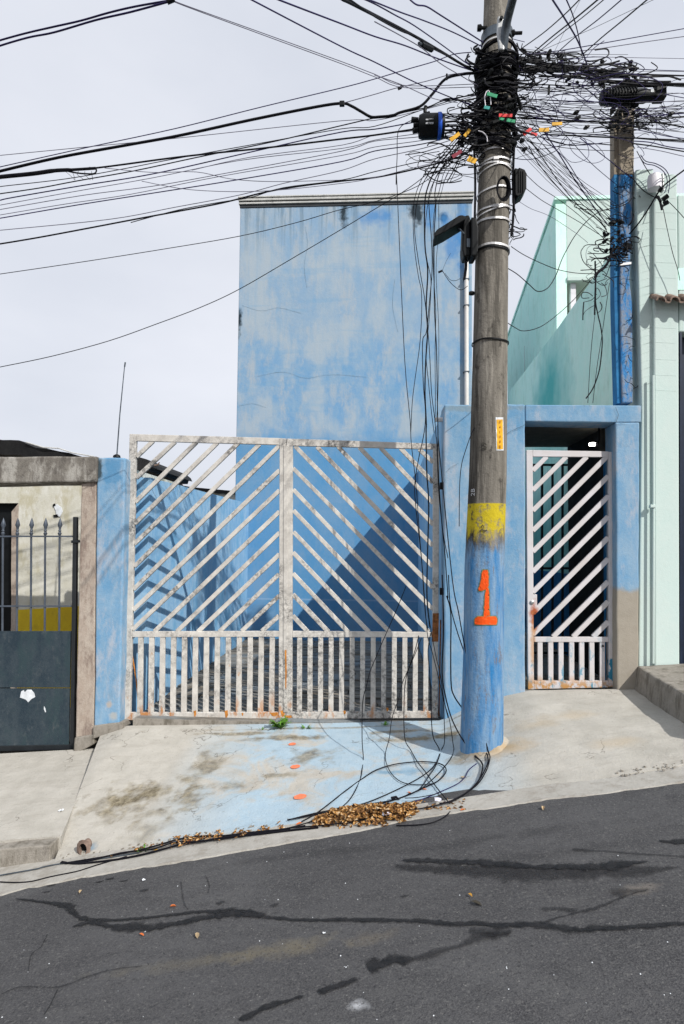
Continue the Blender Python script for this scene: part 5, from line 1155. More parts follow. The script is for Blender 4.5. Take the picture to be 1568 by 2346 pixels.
cable('thin cable in front of the pillar, ending in the air', mp_(lambda x, y: (1002.2+x*.1709, 1088.1+y*.1709), (600, -760), (480, -600), (370, -300), (320, -100), (298, 200), (294, 690)), .0030, YC, YC-.05, 'cable', gV)
# lower runs to the ground
J = lambda x, y: (945+x*.1709, 1317.3+y*.1709)
gG = 'cables trailing to the ground'
def gcable(label, air, gr, r, mat='cable', Ya=-.6, up=.008, Yend=None):
    P = []
    g0 = UG(*gr[0], up) if gr else None
    L = [0]
    full = air+([gr[0]] if gr else [])
    for a, b in zip(full, full[1:]): L.append(L[-1]+math.hypot(a[0]-b[0], a[1]-b[1]))
    yb = g0.y if g0 is not None else Yend
    for (x, y), l in zip(full, L): P.append(U(x, y, lerp(Ya, yb, l/max(1e-6, L[-1]))))
    if gr:
        P = P[:-1]+[UG(x, y, up) for x, y in gr]
    return mk('cable', G().tube(smooth_path(P, 6), r, 5), mat, None, smooth=True, label=label, cat='cable', group=gG)
gcable('cable swinging from the gate top across the pole foot, right of the pair', mp_(E, (254, 2346))+mp_(J, (530, 0), (620, 500), (720, 1050), (830, 1500), (900, 1800), (970, 2150), (1010, 2330)), mp_(Gz, (1405, 20), (1412, 60), (1385, 150), (1310, 255), (1150, 350), (1000, 395), (800, 430), (560, 480), (300, 520), (0, 545)), .0040, up=.02)
gcable('partner of the cable swinging across the pole foot', mp_(J, (485, 0), (510, 400), (600, 750), (700, 1050), (800, 1400), (870, 1750), (950, 2050), (1000, 2346)), mp_(Gz, (1385, 10), (1400, 80), (1350, 190), (1250, 300), (1140, 360), (1060, 372)), .0040, up=.02)
gcable('cable bending down the pillar and round the pole foot', mp_(J, (460, 280), (515, 500), (515, 1000), (520, 1450), (560, 1620), (680, 1800), (830, 2000), (960, 2200)), mp_(Gz, (1270, 0), (1350, 80), (1360, 130), (1330, 220), (1240, 305), (1140, 362)), .0050, up=.02)
gcable('dark cable leaving the gate side and crossing low beside the pole', mp_(J, (400, 0), (420, 700), (400, 1300), (440, 1600), (520, 1900), (640, 2150), (780, 2346)), mp_(Gz, (1300, 30), (1345, 75), (1358, 100)), .0050, Ya=-.3, up=.02)
gcable('cable crossing the gate from its right stile to the ramp loops', mp_(J, (230, 620), (270, 850), (330, 1150), (370, 1300), (430, 1700), (500, 1950), (545, 2250)), mp_(Gz, (1160, 0), (1140, 60), (1060, 160), (960, 250), (880, 300)), .0030, 'cable', -.2, .01)
gcable('cable angled across the gate bars, kinked halfway', mp_(Fz, (985, 1210), (900, 1420), (820, 1600), (760, 1740), (715, 1850), (690, 1950), (660, 2080), (655, 2346)), mp_(Gz, (530, 60), (522, 130), (505, 215), (440, 340), (350, 420), (250, 470), (100, 520), (0, 546)), .0034, 'cable', -.2, .008)
gcable('second cable angled across the gate bars', mp_(Fz, (1100, 1600), (1040, 1750), (960, 1930), (930, 2050), (880, 2200), (860, 2346)), mp_(Gz, (685, 20), (690, 90), (730, 170), (800, 225), (900, 243), (1020, 235)), .0030, 'cable', -.2, .01)
gcable('cable crossing the ramp straight down to the leaf pile', mp_(Fz, (1080, 1580), (1050, 1700), (985, 1900), (970, 2100), (975, 2346)), mp_(Gz, (860, 0), (905, 80), (960, 150), (1040, 260), (1130, 372)), .0036, 'cable', -.2, .014)
gcable('cable from the gate foot curving left across the ramp', mp_(Fz, (1170, 1560), (1150, 1700), (1165, 1900), (1175, 2200), (1190, 2346)), mp_(Gz, (1060, 0), (1040, 90), (960, 170), (800, 260), (600, 350), (460, 392), (200, 440), (0, 490)), .0038, 'cable', -.2, .010)
gcable('thin cable from the gate foot ending in the ramp loops', mp_(Fz, (1260, 2000), (1275, 2346)), mp_(Gz, (1075, 0), (1035, 110), (990, 180), (930, 265), (860, 310)), .0030, 'cable', -.3, .010)
gcable('wide oval loop lying on the ramp above the leaves', [], mp_(Gz, (100, 500), (220, 430), (400, 290), (510, 210), (620, 140), (760, 98), (930, 82), (1060, 95), (1108, 140), (1060, 210), (960, 260), (800, 330), (600, 385), (400, 415), (0, 488)), .0042, up=.012)
gcable('inner strand lying beside the oval loop', [], mp_(Gz, (200, 445), (380, 400), (560, 378), (760, 345), (860, 300)), .0034, up=.010)
gcable('bluish cable with a leaf caught in it beside the leaf pile', [], mp_(Gz, (1320, 95), (1265, 140), (1235, 195), (1180, 240), (1060, 295), (950, 340), (880, 365)), .0030, 'navy', up=.008)
gcable('thin strand over the top of the leaf pile', [], mp_(Gz, (820, 336), (900, 332), (1000, 315), (1060, 300)), .0026, up=.03)
gcable('cable end bowed under the leaf pile onto the asphalt', [], mp_(Gz, (1135, 430), (1100, 465), (1030, 500), (950, 518), (860, 525), (760, 527)), .0034, up=.008)
gcable('uppermost strand of the bundle lying in the gutter', [], mp_(H, (2080, 325), (1800, 350), (1568, 378), (1350, 386), (1200, 408), (1060, 448), (900, 490), (750, 515), (620, 545), (450, 585), (280, 590)), .0050, up=.014)
gcable('thickest strand of the bundle lying in the gutter', [], mp_(H, (2300, 315), (2000, 345), (1568, 398), (1400, 420), (1250, 440), (1100, 480), (950, 520), (750, 560), (560, 585), (400, 598), (290, 583)), .0060, up=.010)
gcable('middle strand of the bundle lying in the gutter', [], mp_(H, (2200, 300), (1900, 345), (1568, 390), (1350, 425), (1180, 430), (1000, 485), (850, 500), (700, 530), (520, 560), (320, 592)), .0045, up=.016)
gcable('strand of the gutter bundle running on to the left edge', [], mp_(H, (900, 510), (700, 545), (450, 580), (280, 598), (150, 622), (100, 637), (0, 655), (-200, 690)), .0040, 'steel_dark', up=.008)
gcable('single cable lying lower in the gutter to the left edge', [], mp_(H, (800, 540), (680, 575), (560, 610), (420, 655), (300, 680), (180, 705), (60, 735), (-60, 745), (-200, 740)), .0036, up=.008)
q = UG(*Gz(725, 340), .02); mk('knot', G().tube([q, q+Vector((.03, .0, .012)), q+Vector((.05, 0, -.003))], [.012, .008, .004], 6), 'cable', label='small black knot on the oval loop', cat='knot')

# --- tangles that no one could count
def tangle(name, label, boxes, n, mat, Y0, Y1, r=(.0022, .0045), seed=1, L=5, reach=26, flat=.5, bend=.32):
    rnd = random.Random(seed); g = G()
    for i in range(n):
        x0, y0, x1, y1 = rnd.choice(boxes); x, y, Yd = rnd.uniform(x0, x1), rnd.uniform(y0, y1), rnd.uniform(Y0, Y1); pts = []
        a = rnd.choice((0, 3.14))+rnd.gauss(0, flat); curl = rnd.gauss(0, bend)
        for k in range(L+1):
            pts.append(U(x, y, Yd)); st = rnd.uniform(.6, 1.3)*reach*.5
            x += math.cos(a)*st*1.25; y += math.sin(a)*st*.7; a += curl+rnd.uniform(-.2, .2); Yd += rnd.uniform(-.03, .03)
            if not (x0-8 < x < x1+8 and y0-6 < y < y1+6):
                b_ = math.atan2((y0+y1)/2-y, (x0+x1)/2-x); a += math.sin(b_-a)*1.1
        g.tube(smooth_path(pts, 4), rnd.uniform(*r), 4)
    return mk(name, g, mat, None, kind='stuff', label=label, cat='cable tangle')
tangle('cable_tangle', 'dense knot of black cables wrapped round the large pole under its clamp', [(1095, 120, 1205, 200), (1085, 200, 1200, 330), (1075, 250, 1130, 330)], 140, 'cable', -1.0, -.68, (.0025, .008), 2, 4, 30, .7)
tangle('cable_tangle', 'untidy cable ends bristling left of the pole by the coloured tags', [(1035, 270, 1100, 335), (1060, 215, 1105, 280), (1030, 330, 1095, 390)], 46, 'cable', -1.0, -.75, (.002, .006), 3, 4, 30, .5)
tangle('cable_tangle', 'black cable ends hanging down the right side of the pole', [(1168, 290, 1185, 470), (1166, 470, 1182, 560)], 34, 'cable', -.85, -.7, (.002, .0045), 4, 4, 18, 1.6)
tangle('cable_tangle', 'mess of cables knotted along the thick bundle between pole and post', [(1195, 120, 1300, 165), (1290, 140, 1420, 175), (1370, 155, 1470, 195), (1195, 135, 1250, 160)], 95, 'cable', -.75, -.2, (.002, .0065), 5, 4, 40, .28)
tangle('cable_tangle', 'loose cable curls hanging under the bundle between pole and post', [(1190, 160, 1400, 240), (1195, 230, 1400, 330), (1200, 180, 1260, 300)], 34, 'navy', -.75, -.3, (.0018, .003), 6, 6, 80, 1.0)
tangle('cable_tangle', 'black cables knotted round the top of the blue post', [(1400, 225, 1470, 290), (1375, 195, 1500, 240), (1405, 280, 1460, 305), (1440, 230, 1520, 280)], 60, 'cable', -.12, .2, (.002, .005), 7, 4, 30, .8)
tangle('cable_tangle', 'cables spilling from under the ribbed closure', [(1400, 230, 1520, 285), (1480, 220, 1530, 290)], 20, 'navy', -.15, .1, (.0018, .0026), 8, 6, 40, 1.0)
tangle('cable_tangle', 'low tangle of black cables bound to the blue post', [(1385, 500, 1445, 560), (1395, 540, 1440, 585), (1380, 560, 1415, 610)], 50, 'cable', -.06, .1, (.0025, .006), 9, 4, 20, 1.3)
tangle('cable_tangle', 'dark cable ends drooping under the low tangle', [(1355, 590, 1400, 640), (1360, 630, 1420, 660), (1358, 640, 1374, 720)], 22, 'cable', -.08, .04, (.002, .004), 10, 4, 26, 1.3)
tangle('cable_tangle', 'dark wires clinging to the right edge of the blue post', [(1446, 290, 1458, 520), (1425, 400, 1440, 470), (1448, 640, 1456, 920)], 26, 'cable', .06, .1, (.0018, .0035), 12, 4, 16, 1.6)
tangle('cable_tangle', 'wires gathered between the pole and the gate top above the roof', [(1000, 340, 1062, 390), (985, 370, 1040, 420)], 14, 'cable', -.9, -.8, (.002, .004), 13, 5, 50, .4)
# straight service wires crossing the gap, too many to tell apart
rnd = random.Random(91); g = G()
for i in range(22):
    y0 = rnd.uniform(150, 320); x1 = rnd.choice((rnd.uniform(1400, 1440), rnd.uniform(1568, 1640))); y1 = y0+rnd.uniform(-60, 70) if x1 < 1500 else y0+rnd.uniform(-30, 60); y1 = max(200, min(345, y1)); sag = rnd.uniform(1, 12)
    g.tube(smooth_path([U(lerp(1170, x1, t), lerp(y0, y1, t)+sag*4*t*(1-t), lerp(-.75, -.1, t)) for t in (0, .25, .5, .75, 1)], 4), rnd.uniform(.0014, .0028), 4)
for i in range(16):
    y0 = rnd.uniform(240, 345); x1 = rnd.uniform(1385, 1425); y1 = rnd.uniform(470, 545); g.tube([U(lerp(1185, x1, t), lerp(y0, y1, t)+rnd.uniform(0, 10)*4*t*(1-t), lerp(-.75, 0, t)) for t in (0, .33, .66, 1)], rnd.uniform(.0012, .0022), 4)
for i in range(18):
    a = rnd.uniform(-1.25, -.15); y0 = rnd.uniform(110, 300); x0 = 1185; d = rnd.uniform(60, 420); x1 = x0+d*math.cos(a); y1 = y0+d*math.sin(a)*.8; g.tube([U(x0, y0, -.75), U((x0+x1)/2, (y0+y1)/2+4, -.9), U(x1, y1, -1.1)] if y1 < -10 else [U(x0, y0, -.75), U(x0+d*.5, y0+14, -.6), U(x0+d, y0+rnd.uniform(-10, 20), -.4)], .0015, 4)
mk('service_wires', g, 'cable', None, kind='stuff', label='web of thin straight service wires between the pole, the post and the right edge', cat='wires')
# wraps of cable round the pole and dark lumps of tape among them
rnd = random.Random(77); g = G()
for i in range(46):
    y = rnd.choice((rnd.uniform(118, 200), rnd.uniform(200, 325))); z = pz(y); x, r = pax(z); tl = rnd.gauss(0, .35); ro = r+rnd.uniform(.008, .055); ph = rnd.uniform(0, 6)
    pts = [(x+math.cos(a)*ro, YP+math.sin(a)*ro, z+tl*math.cos(a+ph)*r+.01*math.sin(3*a+ph)) for a in [2*math.pi*k/20 for k in range(21)]]
    g.tube(pts, rnd.uniform(.004, .013), 5, False)
mk('cable_wrap', g, 'cable', None, kind='stuff', label='coils of black cable wound tightly round the pole at the tags', cat='cable coils')
g = G()
for x0, y0, x1, y1, n, Y0, Y1 in ((1095, 120, 1200, 330, 60, -1.0, -.75), (1195, 120, 1300, 165, 16, -.75, -.5), (1040, 290, 1100, 345, 14, -.95, -.8), (1300, 140, 1460, 195, 24, -.5, -.1), (1395, 235, 1465, 290, 24, -.1, .05), (1385, 500, 1440, 600, 22, -.05, .05)):
    for i in range(n):
        p = U(rnd.uniform(x0, x1), rnd.uniform(y0, y1), rnd.uniform(Y0, Y1)); d = Vector((rnd.gauss(0, 1), rnd.gauss(0, .3), rnd.gauss(0, .6))).normalized()*rnd.uniform(.012, .04)
        g.tube([p-d, p-d*.5, p+d*.6, p+d], [.005, rnd.uniform(.009, .018), rnd.uniform(.009, .018), .004], 6)
mk('tape_lumps', g, 'black', None, kind='stuff', label='taped black splices scattered through the cable knots', cat='splices')
# bundle between the pole and the post
def runs(name, label, base, n, spread, r, Ya, Yb, seed, mat='cable'):
    rnd = random.Random(seed); t = thing(name, label, 'cable bundle', U(*base[0], Ya))
    for i in range(n):
        ph = rnd.uniform(0, 6.28); pts = []
        for k, (x, y) in enumerate(base):
            pts.append(U(x, y+spread*math.sin(ph+k*rnd.uniform(.7, 1.3))+rnd.uniform(-1, 1), lerp(Ya, Yb, k/(len(base)-1))+.02*math.cos(ph+k)))
        mk('strand', G().tube(smooth_path(pts, 5), rnd.uniform(r*.7, r*1.3), 5), mat, t, smooth=True)
runs('cable_bundle', 'thick sagging black bundle strung from the large pole to the blue post', mp_(B, (700, 290), (790, 305), (880, 335), (980, 350), (1080, 358), (1160, 368), (1230, 378), (1290, 388)), 9, 4.5, .007, -.75, .0, 21)
runs('cable_bundle', 'second black bundle dropping onto the ribbed closure', mp_(B, (1060, 360), (1120, 385), (1190, 412), (1290, 420), (1400, 425), (1568, 429), (1650, 431)), 5, 2.2, .007, -.4, -.1, 22)
runs('cable_bundle', 'flat black bundle under the thick one, right of the pole', mp_(B, (700, 365), (800, 362), (900, 352), (1000, 348), (1100, 352)), 5, 3, .005, -.75, -.4, 23)
runs('cable_bundle', 'upright black conduit cables clipped to the right side of the pole', [(1180, 290), (1178, 340), (1176, 400), (1178, 450), (1176, 500), (1172, 540)], 5, 1.5, .008, -.82, -.82, 24)
runs('cable_bundle', 'upright black cables clipped to the left side of the pole', [(1087, 345), (1089, 400), (1089, 450), (1088, 500), (1086, 560)], 4, 1.0, .007, -.85, -.85, 25)
runs('cable_bundle', 'black stub bundle hanging straight from the low tangle', [(1364, 600), (1365, 640), (1364, 680), (1363, 720)], 4, 1.5, .007, -.06, -.06, 26)
runs('cable_bundle', 'leaning black bundle on the left of the blue post', [(1408, 560), (1398, 590), (1386, 612), (1370, 625), (1364, 640)], 5, 2, .007, .0, -.06, 27)
# --- fittings
p = U(985, 290, -.93)
t = thing('splice_canister', 'black cable canister with a bright blue collar hanging left of the pole', 'splice canister', p)
mk('body', G().lathe([(.02, -.088), (.075, -.078), (.086, -.05), (.086, .055)], p, 'X', 24), 'black', t, smooth=True)
mk('blue_collar', G().lathe([(.0885, .056), (.091, .060), (.091, .078), (.087, .083)], p, 'X', 24), 'canister_blue', t, smooth=True)
mk('end_cap', G().lathe([(.082, .0835), (.075, .105), (.03, .11)], p, 'X', 20), 'black', t, smooth=True)
for dz, dl in ((.035, .05), (-.035, .04), (.0, .035)): mk('cable_gland', G().tube([p+Vector((-.085, -.02, dz)), p+Vector((-.085-dl, -.02, dz*1.2))], .020, 10), 'black', t)
for dz in (.03, .0, -.03): mk('cable_tail', G().tube([p+Vector((.105, 0, dz)), p+Vector((.19, .0, dz*1.2)), p+Vector((.30, .04, dz*.5))], .007, 6), 'cable', t)
mk('hanger', G().tube([p+Vector((-.03, 0, .08)), p+Vector((-.035, 0, .12)), p+Vector((-.03, 0, .155))], .013, 8), 'black', t)
mk('hanger_clip', G().tube([p+Vector((-.05, 0, .085)), p+Vector((.0, 0, .10))], .016, 8), 'black', t)
for i, (a, b) in enumerate((((-.035, -.016), (.008, -.002)), ((-.035, -.016), (-.03, -.018)), ((-.012, .02), (.004, .008)), ((-.01, .02), (-.03, -.018)))):
    mk('print_mark', G().box(p.x+a[0], p.x+a[1], p.y-.0885, p.y-.083, p.z+b[1]-.01, p.z+b[0]-.01), 'text_pale', t)
p = U(1447, 221, -.1)
t = thing('ribbed_closure', 'long black ribbed cable closure lying across the top of the blue post', 'cable closure', p)
x0, x1 = U(1374, 221, -.1).x-p.x, U(1516, 213, -.1).x-p.x
mk('body', G().lathe([(.02, x0), (.055, x0+.01), (.058, x0+.03), (.058, x1-.14), (.05, x1-.12), (.05, x1-.01), (.03, x1)], p, 'X', 22), 'black', t, smooth=True)
for i in range(12):
    xx = x0+.02+i*.024; mk('rib', G().lathe([(.059, xx), (.067, xx+.003), (.067, xx+.010), (.059, xx+.013)], p, 'X', 20), 'black', t)
mk('label_plate', G().box(p.x+x1-.11, p.x+x1-.085, p.y-.053, p.y-.049, p.z-.005, p.z+.025), 'white_chip', t)
mk('end_fitting', G().box(p.x+x1-.07, p.x+x1+.02, p.y-.06, p.y+.04, p.z-.05, p.z+.065), 'black', t, bev=.01)
mk('hook', G().tube([p+Vector((x1-.06, 0, .06)), p+Vector((x1-.055, 0, .10)), p+Vector((x1-.04, 0, .125))], .010, 6), 'black', t)
mk('clamp_bar', G().tube([p+Vector((x0+.1, -.01, .085)), p+Vector((x1-.02, -.01, .08))], .012, 8), 'black', t)
p = U(1196, 415, -.80)
t = thing('splice_box', 'upright black splice box with ribbed back on the right side of the pole', 'splice box', p)
mk('case', G().pic([(1180, 384), (1188, 386), (1190, 383), (1203, 388), (1207, 396), (1207, 430), (1200, 442), (1187, 450), (1181, 446)], -.86, .12), 'black', t, bev=.008)
for x in (1189, 1194, 1199): mk('rib', G().pic([(x, 390), (x+2, 390), (x+2, 438), (x, 440)], -.868, .012), 'black', t)
t = thing('cable_coil', 'round coil of black cable hung on the front of the pole', 'cable coil', U(1150, 430, -.98))
for i in range(7):
    pts = []; rnd = random.Random(40+i)
    for k in range(17):
        a = 2*math.pi*k/16; pts.append(U(1151+(14.5+rnd.uniform(-1, 1)+i*.6)*math.cos(a)*.82+i*.7, 432+(23+i*.9)*math.sin(a), -.985-.006*i+rnd.uniform(-.004, .004)))
    mk('turn', G().tube(pts, .0055, 5), 'cable', t, smooth=True)
t = thing('box_stack', 'pair of black junction boxes on the left side of the pole below the roof line', 'junction box', U(1080, 545, -.9))
mk('case', G().pic([(1062, 500), (1068, 492), (1076, 492), (1078, 500), (1079, 585), (1063, 588), (1059, 570)], -.93, .12), 'black', t, bev=.01)
mk('case', G().pic([(1080, 496), (1092, 498), (1097, 520), (1096, 575), (1090, 586), (1080, 586)], -.97, .14), 'black', t, bev=.01)
mk('cover_plate', G().pic([(1070, 546), (1078, 546), (1078, 566), (1070, 566)], -.938, .008), 'steel_dark', t, bev=.002)
mk('hanging_lead', G().tube(smooth_path([U(1066, 585, -.88), U(1068, 610, -.88), U(1064, 640, -.88)], 5), .010, 6), 'cable', t)
t = thing('floodlight', 'slim dark floodlight panel tilted out to the left of the pole', 'floodlight', U(1065, 500, -.9))
mk('panel', G().pic([(996, 543), (996, 533), (1002, 525), (1052, 493), (1060, 492), (1068, 497), (1066, 503), (1020, 531)], -1.0, .16), 'black', t, bev=.006)
mk('lens', G().pic([(1000, 538), (1058, 501), (1061, 503), (1003, 541)], -.99, .14), 'dark_panel', t)
mk('arm', G().tube([U(1045, 515, -.93), U(1054, 525, -.93), U(1064, 536, -.93)], .005, 6), 'steel_dark', t)
mk('bracket', G().tube([U(1062, 497, -.92), U(1072, 500, -.9), U(1082, 512, -.88)], .010, 6), 'black', t)
t = thing('dangling_plug', 'small black plug dangling on thin wires before the facade edge', 'plug', U(1011, 622, -.8))
mk('plug', G().tube([U(1005, 624, -.8), U(1014, 620, -.8)], .008, 8), 'black', t)
mk('wire', G().tube(smooth_path([U(1014, 620, -.8), U(1022, 600, -.8), U(1033, 580, -.8)], 5), .0014, 4), 'cable', t)
mk('wire', G().tube(smooth_path([U(1014, 620, -.8), U(1028, 642, -.8), U(1044, 658, -.8), U(1058, 664, -.8), U(1072, 655, -.8)], 5), .0024, 5), 'cable', t)
mk('wire', G().tube(smooth_path([U(1020, 626, -.8), U(1032, 641, -.8), U(1044, 643, -.8), U(1055, 638, -.8)], 5), .0018, 4), 'cable', t)
q = U(1081, 672, -.8); mk('insulator_knob', G().lathe([(.010, -.02), (.016, -.012), (.016, .012), (.010, .02)], q, 'X', 10), 'black', label='small black knob between the rain pipe and the pole', cat='insulator')
t = thing('cable_clamp', 'black clamp cluster hanging beside the mint column', 'clamp', U(1522, 462, -.12))
for (x, y, a, b, r) in ((1510, 440, 1516, 430, .016), (1518, 458, 1531, 448, .020), (1520, 468, 1532, 462, .020), (1507, 450, 1514, 462, .012), (1516, 476, 1519, 470, .012), (1513, 462, 1517, 480, .010)):
    mk('jaw', G().tube([U(x, y, -.12), U(a, b, -.14)], r, 8), 'black', t)
t = thing('hanging_clip', 'black bar clip hanging from the level cable right of the pole', 'clip', U(*D(338, 465), -.6))
mk('bar', G().pic([D(331, 430), D(346, 430), D(346, 500), D(332, 500)], -.62, .03), 'black', t)
for lb, (x, y) in (('black cable plug above the right of the yellow tags', D(675, 820)), ('small dark plug hanging between pole and post under the bundle', D(578, 688)), ('dark plug with a tail at the far right above the mint roof', D(1445, 700)), ('dark plug below the red tag right of the pole', D(110, 1020)), ('dark plug hanging just under the small dark one', D(595, 735))):
    q = U(x, y, -.5); mk('cable_plug', G().tube([q+Vector((-.02, 0, -.012)), q, q+Vector((.022, 0, .012))], [.008, .017, .010], 7), 'black', label=lb, cat='plug', group='black plugs among the cables')
TG = [('tag_green', (1128, 217), (24, 9), -20, 'green tag high on the pole front'), ('tag_teal', (1116, 246), (13, 8), -15, 'teal tag under the highest green one'), ('tag_red', (1159, 264), (30, 8), -4, 'bright red tag across the front of the pole'),
      ('tag_green', (1150, 272), (12, 6), -15, 'small green tag just under the bright red one'), ('tag_green', (1171, 276), (20, 8), -14, 'green tag right under the bright red one'), ('tag_red', (1209, 301), (22, 8), 38, 'tilted red tag right of the pole'),
      ('tag_red', (1224, 307), (15, 7), -12, 'flat red tag at the far right of the red ones'), ('tag_yellow', (1247, 297), (23, 10), 0, 'lower left of the two yellow tags hanging right of the pole'), ('tag_yellow', (1277, 283), (23, 8), 0, 'upper right of the two yellow tags hanging right of the pole'),
      ('tag_yellow', (1043, 313), (26, 10), 35, 'large tilted yellow tag beside the canister'), ('tag_yellow', (1071, 304), (20, 8), 50, 'steep yellow tag between canister and pole'), ('tag_wine', (1048, 352), (26, 9), 32, 'dark red tag low left of the pole'), ('tag_yellow', (1082, 366), (20, 14), -25, 'ragged yellow tag touching the pole below the others')]
for m, (x, y), (w, h), a, lb in TG:
    Yt = -1.12 if 1095 < x < 1190 else -.98; c = U(x, y, Yt); s = dep(c)/F; w *= s; h *= s; ca, sa = math.cos(R(a)), math.sin(R(a))
    pts = [(-w/2, -h/2), (w/2, -h/2*.8), (w/2, h/2), (w*.1, h*.42), (-w/2, h/2*.9)]
    mk('cable_tag', G().prism([(c.x+px*ca-pz_*sa, c.z+px*sa+pz_*ca) for px, pz_ in pts], Yt, Yt+.006), m, label=lb, cat='tag', group='coloured cable tags')
for lb, pts in (('white zip tie loop beside the highest green tag', [(1113, 245), (1111, 225), (1114, 212), (1120, 208), (1124, 222), (1125, 240)]), ('pale wire loop left of the pole front', [(1096, 300), (1106, 303), (1115, 312), (1117, 325)])):
    mk('tie', G().tube(smooth_path([U(x, y, -1.1) for x, y in pts], 5), .0035, 5), 'white', label=lb, cat='tie')

# ================================================================== leaves, weeds, litter
def leaf(g, p, s, rnd, lift=1.0):
    a = rnd.uniform(0, 6.28); tx = Vector((math.cos(a), math.sin(a), rnd.uniform(-.5, .6)*lift)).normalized(); nrm = Vector((rnd.uniform(-.7, .7)*lift, rnd.uniform(-.7, .7)*lift, 1)).normalized()
    ty = nrm.cross(tx).normalized(); c = rnd.uniform(.1, .5)*s; n = tx.cross(ty)
    pts = [(-.5, 0, 0), (-.2, .20, .5), (.2, .19, .5), (.5, 0, .1), (.2, -.19, .5), (-.2, -.20, .5), (-.2, 0, 0), (.2, 0, 0)]
    g.add([p+tx*x*s+ty*y*s+n*z*c for x, y, z in pts], [[0, 6, 1], [6, 7, 2, 1], [7, 3, 2], [0, 5, 6], [5, 4, 7, 6], [4, 3, 7]])
rnd = random.Random(5); g = G()
for i in range(950):
    u = rnd.random(); v = rnd.gauss(0, .40); x = lerp(190, 900, u**.95)
    top, bot = pl([(175, 500), (330, 425), (560, 400), (800, 385), (960, 365)], x), pl([(175, 545), (400, 550), (650, 535), (800, 515), (960, 430)], x)
    v = max(-1, min(1, v)); y = lerp(top, bot, .5+.5*v); q = UG(*Gz(x, y)); hgt = .05*max(0, 1-v*v)*math.sin(math.pi*min(1, max(.08, u)))**.6
    leaf(g, q+Vector((0, 0, .006+rnd.random()*hgt)), rnd.uniform(.026, .062), rnd, 1.25)
for i in range(150):
    x = rnd.choice([rnd.uniform(250, 660), rnd.uniform(400, 560)]); y = pl([(250, 1958), (350, 1944), (440, 1928), (520, 1917), (600, 1905), (660, 1897)], x)+rnd.gauss(0, 5)
    if mnoise.noise(Vector((x*.02, 3, 0))) < -.25: continue
    leaf(g, UG(x, y)+Vector((0, 0, .006+rnd.random()*.012)), rnd.uniform(.022, .040), rnd)
for i in range(46):
    leaf(g, UG(*Gz(rnd.uniform(900, 1240), rnd.uniform(350, 430)))+Vector((0, 0, .006)), rnd.uniform(.02, .04), rnd)
mk('leaf_litter', g, 'leaf', kind='stuff', label='heap of brown and orange dry leaves gathered in the gutter', cat='dry leaves')
for m, x, y, s, lb in (('leaf_orange', 397, 2080, .032, 'orange leaf on the asphalt below the left tar patch end'), ('leaf_orange', 325, 2145, .028, 'pale orange leaf on the asphalt at lower left'), ('leaf_yellow', 1078, 2055, .028, 'yellow leaf on the asphalt right of centre'), ('leaf_dark', 1092, 2074, .05, 'dark curled leaf just below the yellow one'), ('leaf_tan', 452, 2147, .045, 'long tan leaf on the asphalt under the thick tar seam'),
                       ('leaf_orange', 1062, 1858, .05, 'orange leaf alone on the gutter right of the heap'), ('leaf_tan', 1245, 1855, .04, 'small tan leaf at the gutter edge far right of the heap'), ('leaf_tan', 1061, 1783, .045, 'brown leaf caught on the bluish cable'), ('leaf_orange', 974, 1811, .03, 'small orange leaf on the ramp above the heap'), ('leaf_orange', 938, 1818, .03, 'tiny orange leaf on the ramp left of the other one'), ('leaf_orange', 686, 1889, .05, 'orange leaf on the gutter left of the heap'), ('leaf_yellow', 355, 1950, .05, 'yellow leaf lying between the gutter cables at left'), ('leaf_orange', 435, 1932, .05, 'orange leaf at the left end of the thick gutter cable'), ('leaf_tan', 185, 2046, .04, 'small tan leaf at the far left of the asphalt')):
    g = G(); q = (road_pt(x, y) if y > 2000 else UG(x, y))+Vector((0, 0, .007)); leaf(g, q, s, rnd, .25)
    mk('fallen_leaf', g, m, label=lb, cat='leaf', group='single fallen leaves')
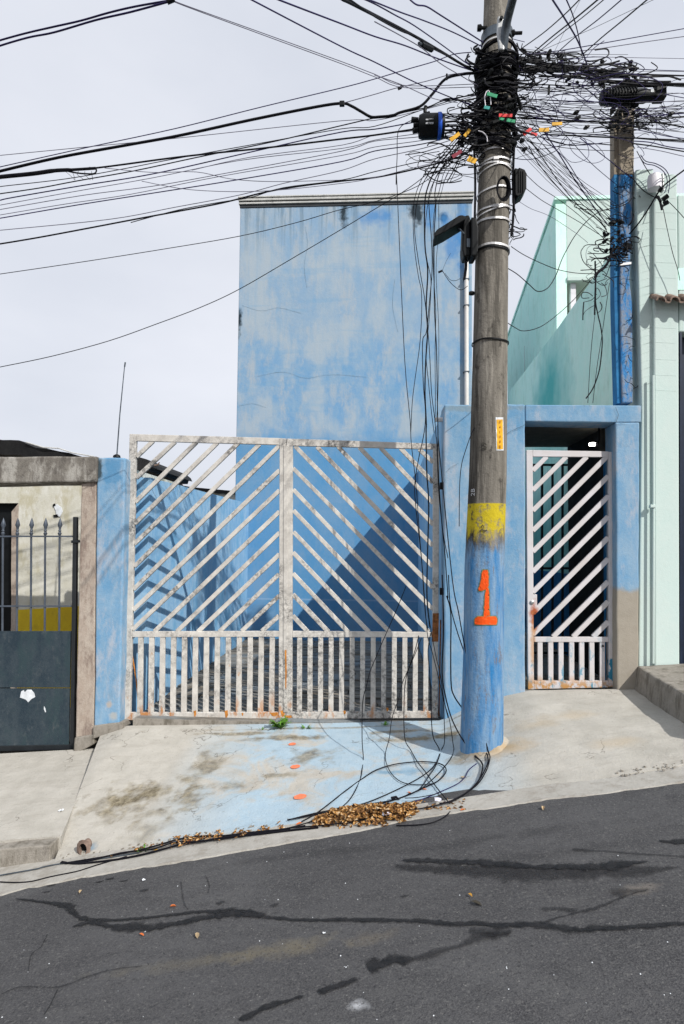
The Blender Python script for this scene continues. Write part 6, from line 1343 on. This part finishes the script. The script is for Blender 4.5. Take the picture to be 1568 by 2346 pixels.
for m, x, y, s, lb in (('foil', 885, 1879, .04, 'crumpled white wrapper in the leaf heap, left end'), ('foil', 1004, 1846, .04, 'crumpled pale wrapper at the right end of the leaf heap'), ('white_chip', 140, 1859, .028, 'white paper scrap beside the pavement joint at left'), ('white_chip', 330, 2018, .016, 'white scrap on the asphalt near the left gutter'), ('white_chip', 743, 2140, .012, 'tiny white scrap on the asphalt in the middle')):
    q = (road_pt(x, y) if y > 2000 else UG(x, y))+Vector((0, 0, .03 if 870 < x < 1010 else .004)); g = G(); r_ = random.Random(int(x)); vs = []
    for i in range(4):
        for j in range(4): vs.append(q+Vector(((i-1.5)*s/3, (j-1.5)*s/3, r_.uniform(0, s*.35))))
    g.add(vs, [[i*4+j, i*4+j+1, (i+1)*4+j+1, (i+1)*4+j] for i in range(3) for j in range(3)]); mk('litter', g, m, label=lb, cat='litter', group='scraps of litter')
g = G(); rnd = random.Random(8)
for i in range(70):     # pebbles and grit on the road
    x, y = rnd.uniform(-50, 1620), rnd.uniform(1900, 2346); q = road_pt(x, y); s = rnd.uniform(.001, .0028)
    if q.y > -1.7: continue
    g.add([q+Vector((dx, dy, dz))*s for dx, dy, dz in ((-1, -1, 0), (1, -1, 0), (1, 1, 0), (-1, 1, 0), (0, 0, 1.2))], [[0, 1, 4], [1, 2, 4], [2, 3, 4], [3, 0, 4]])
mk('grit', g, 'white_chip', kind='stuff', label='pale grit scattered on the asphalt', cat='grit')
def weed(px, py, s, n, lb, seed):
    q = UG(px, py); t = thing('weed', lb, 'weed', q, 'weeds at the gate foot'); r_ = random.Random(seed); g = G()
    for i in range(n):
        a = r_.uniform(0, 6.28); L = s*r_.uniform(.5, 1.1); w = L*.13; d = Vector((math.cos(a)*.8, math.sin(a)*.6, r_.uniform(.25, 1.0))); d.normalize(); sd = d.cross(Vector((0, 0, 1))).normalized()*w
        b = q+Vector((math.cos(a)*.01, math.sin(a)*.01, 0)); m_ = b+d*L*.55+Vector((0, 0, L*.06)); e = b+d*L-Vector((0, 0, L*.18))
        g.add([b-sd*.3, b+sd*.3, m_+sd, m_-sd, e], [[0, 1, 2, 3], [3, 2, 4]])
        for k in range(3):
            c = b+d*L*(.35+.2*k); s2 = sd*(1.2-.25*k)*(1 if k % 2 else -1); g.add([c, c+s2*2.2+d*L*.12, c+d*L*.16], [[0, 1, 2]])
    mk('leaves', g, 'weed', t)
weed(643, 1668, .11, 34, 'largest green weed growing under the gate centre', 1); weed(700, 1670, .05, 14, 'small weed right of the largest one', 2); weed(882, 1662, .04, 14, 'tiny weed under the right gate leaf', 3)
weed(600, 1672, .04, 10, 'sparse weed left of the largest one', 4); weed(330, 1950, .04, 10, 'tiny weed in the gutter among the cables at left', 5)
S.render.resolution_x = 684; S.render.resolution_y = 1024
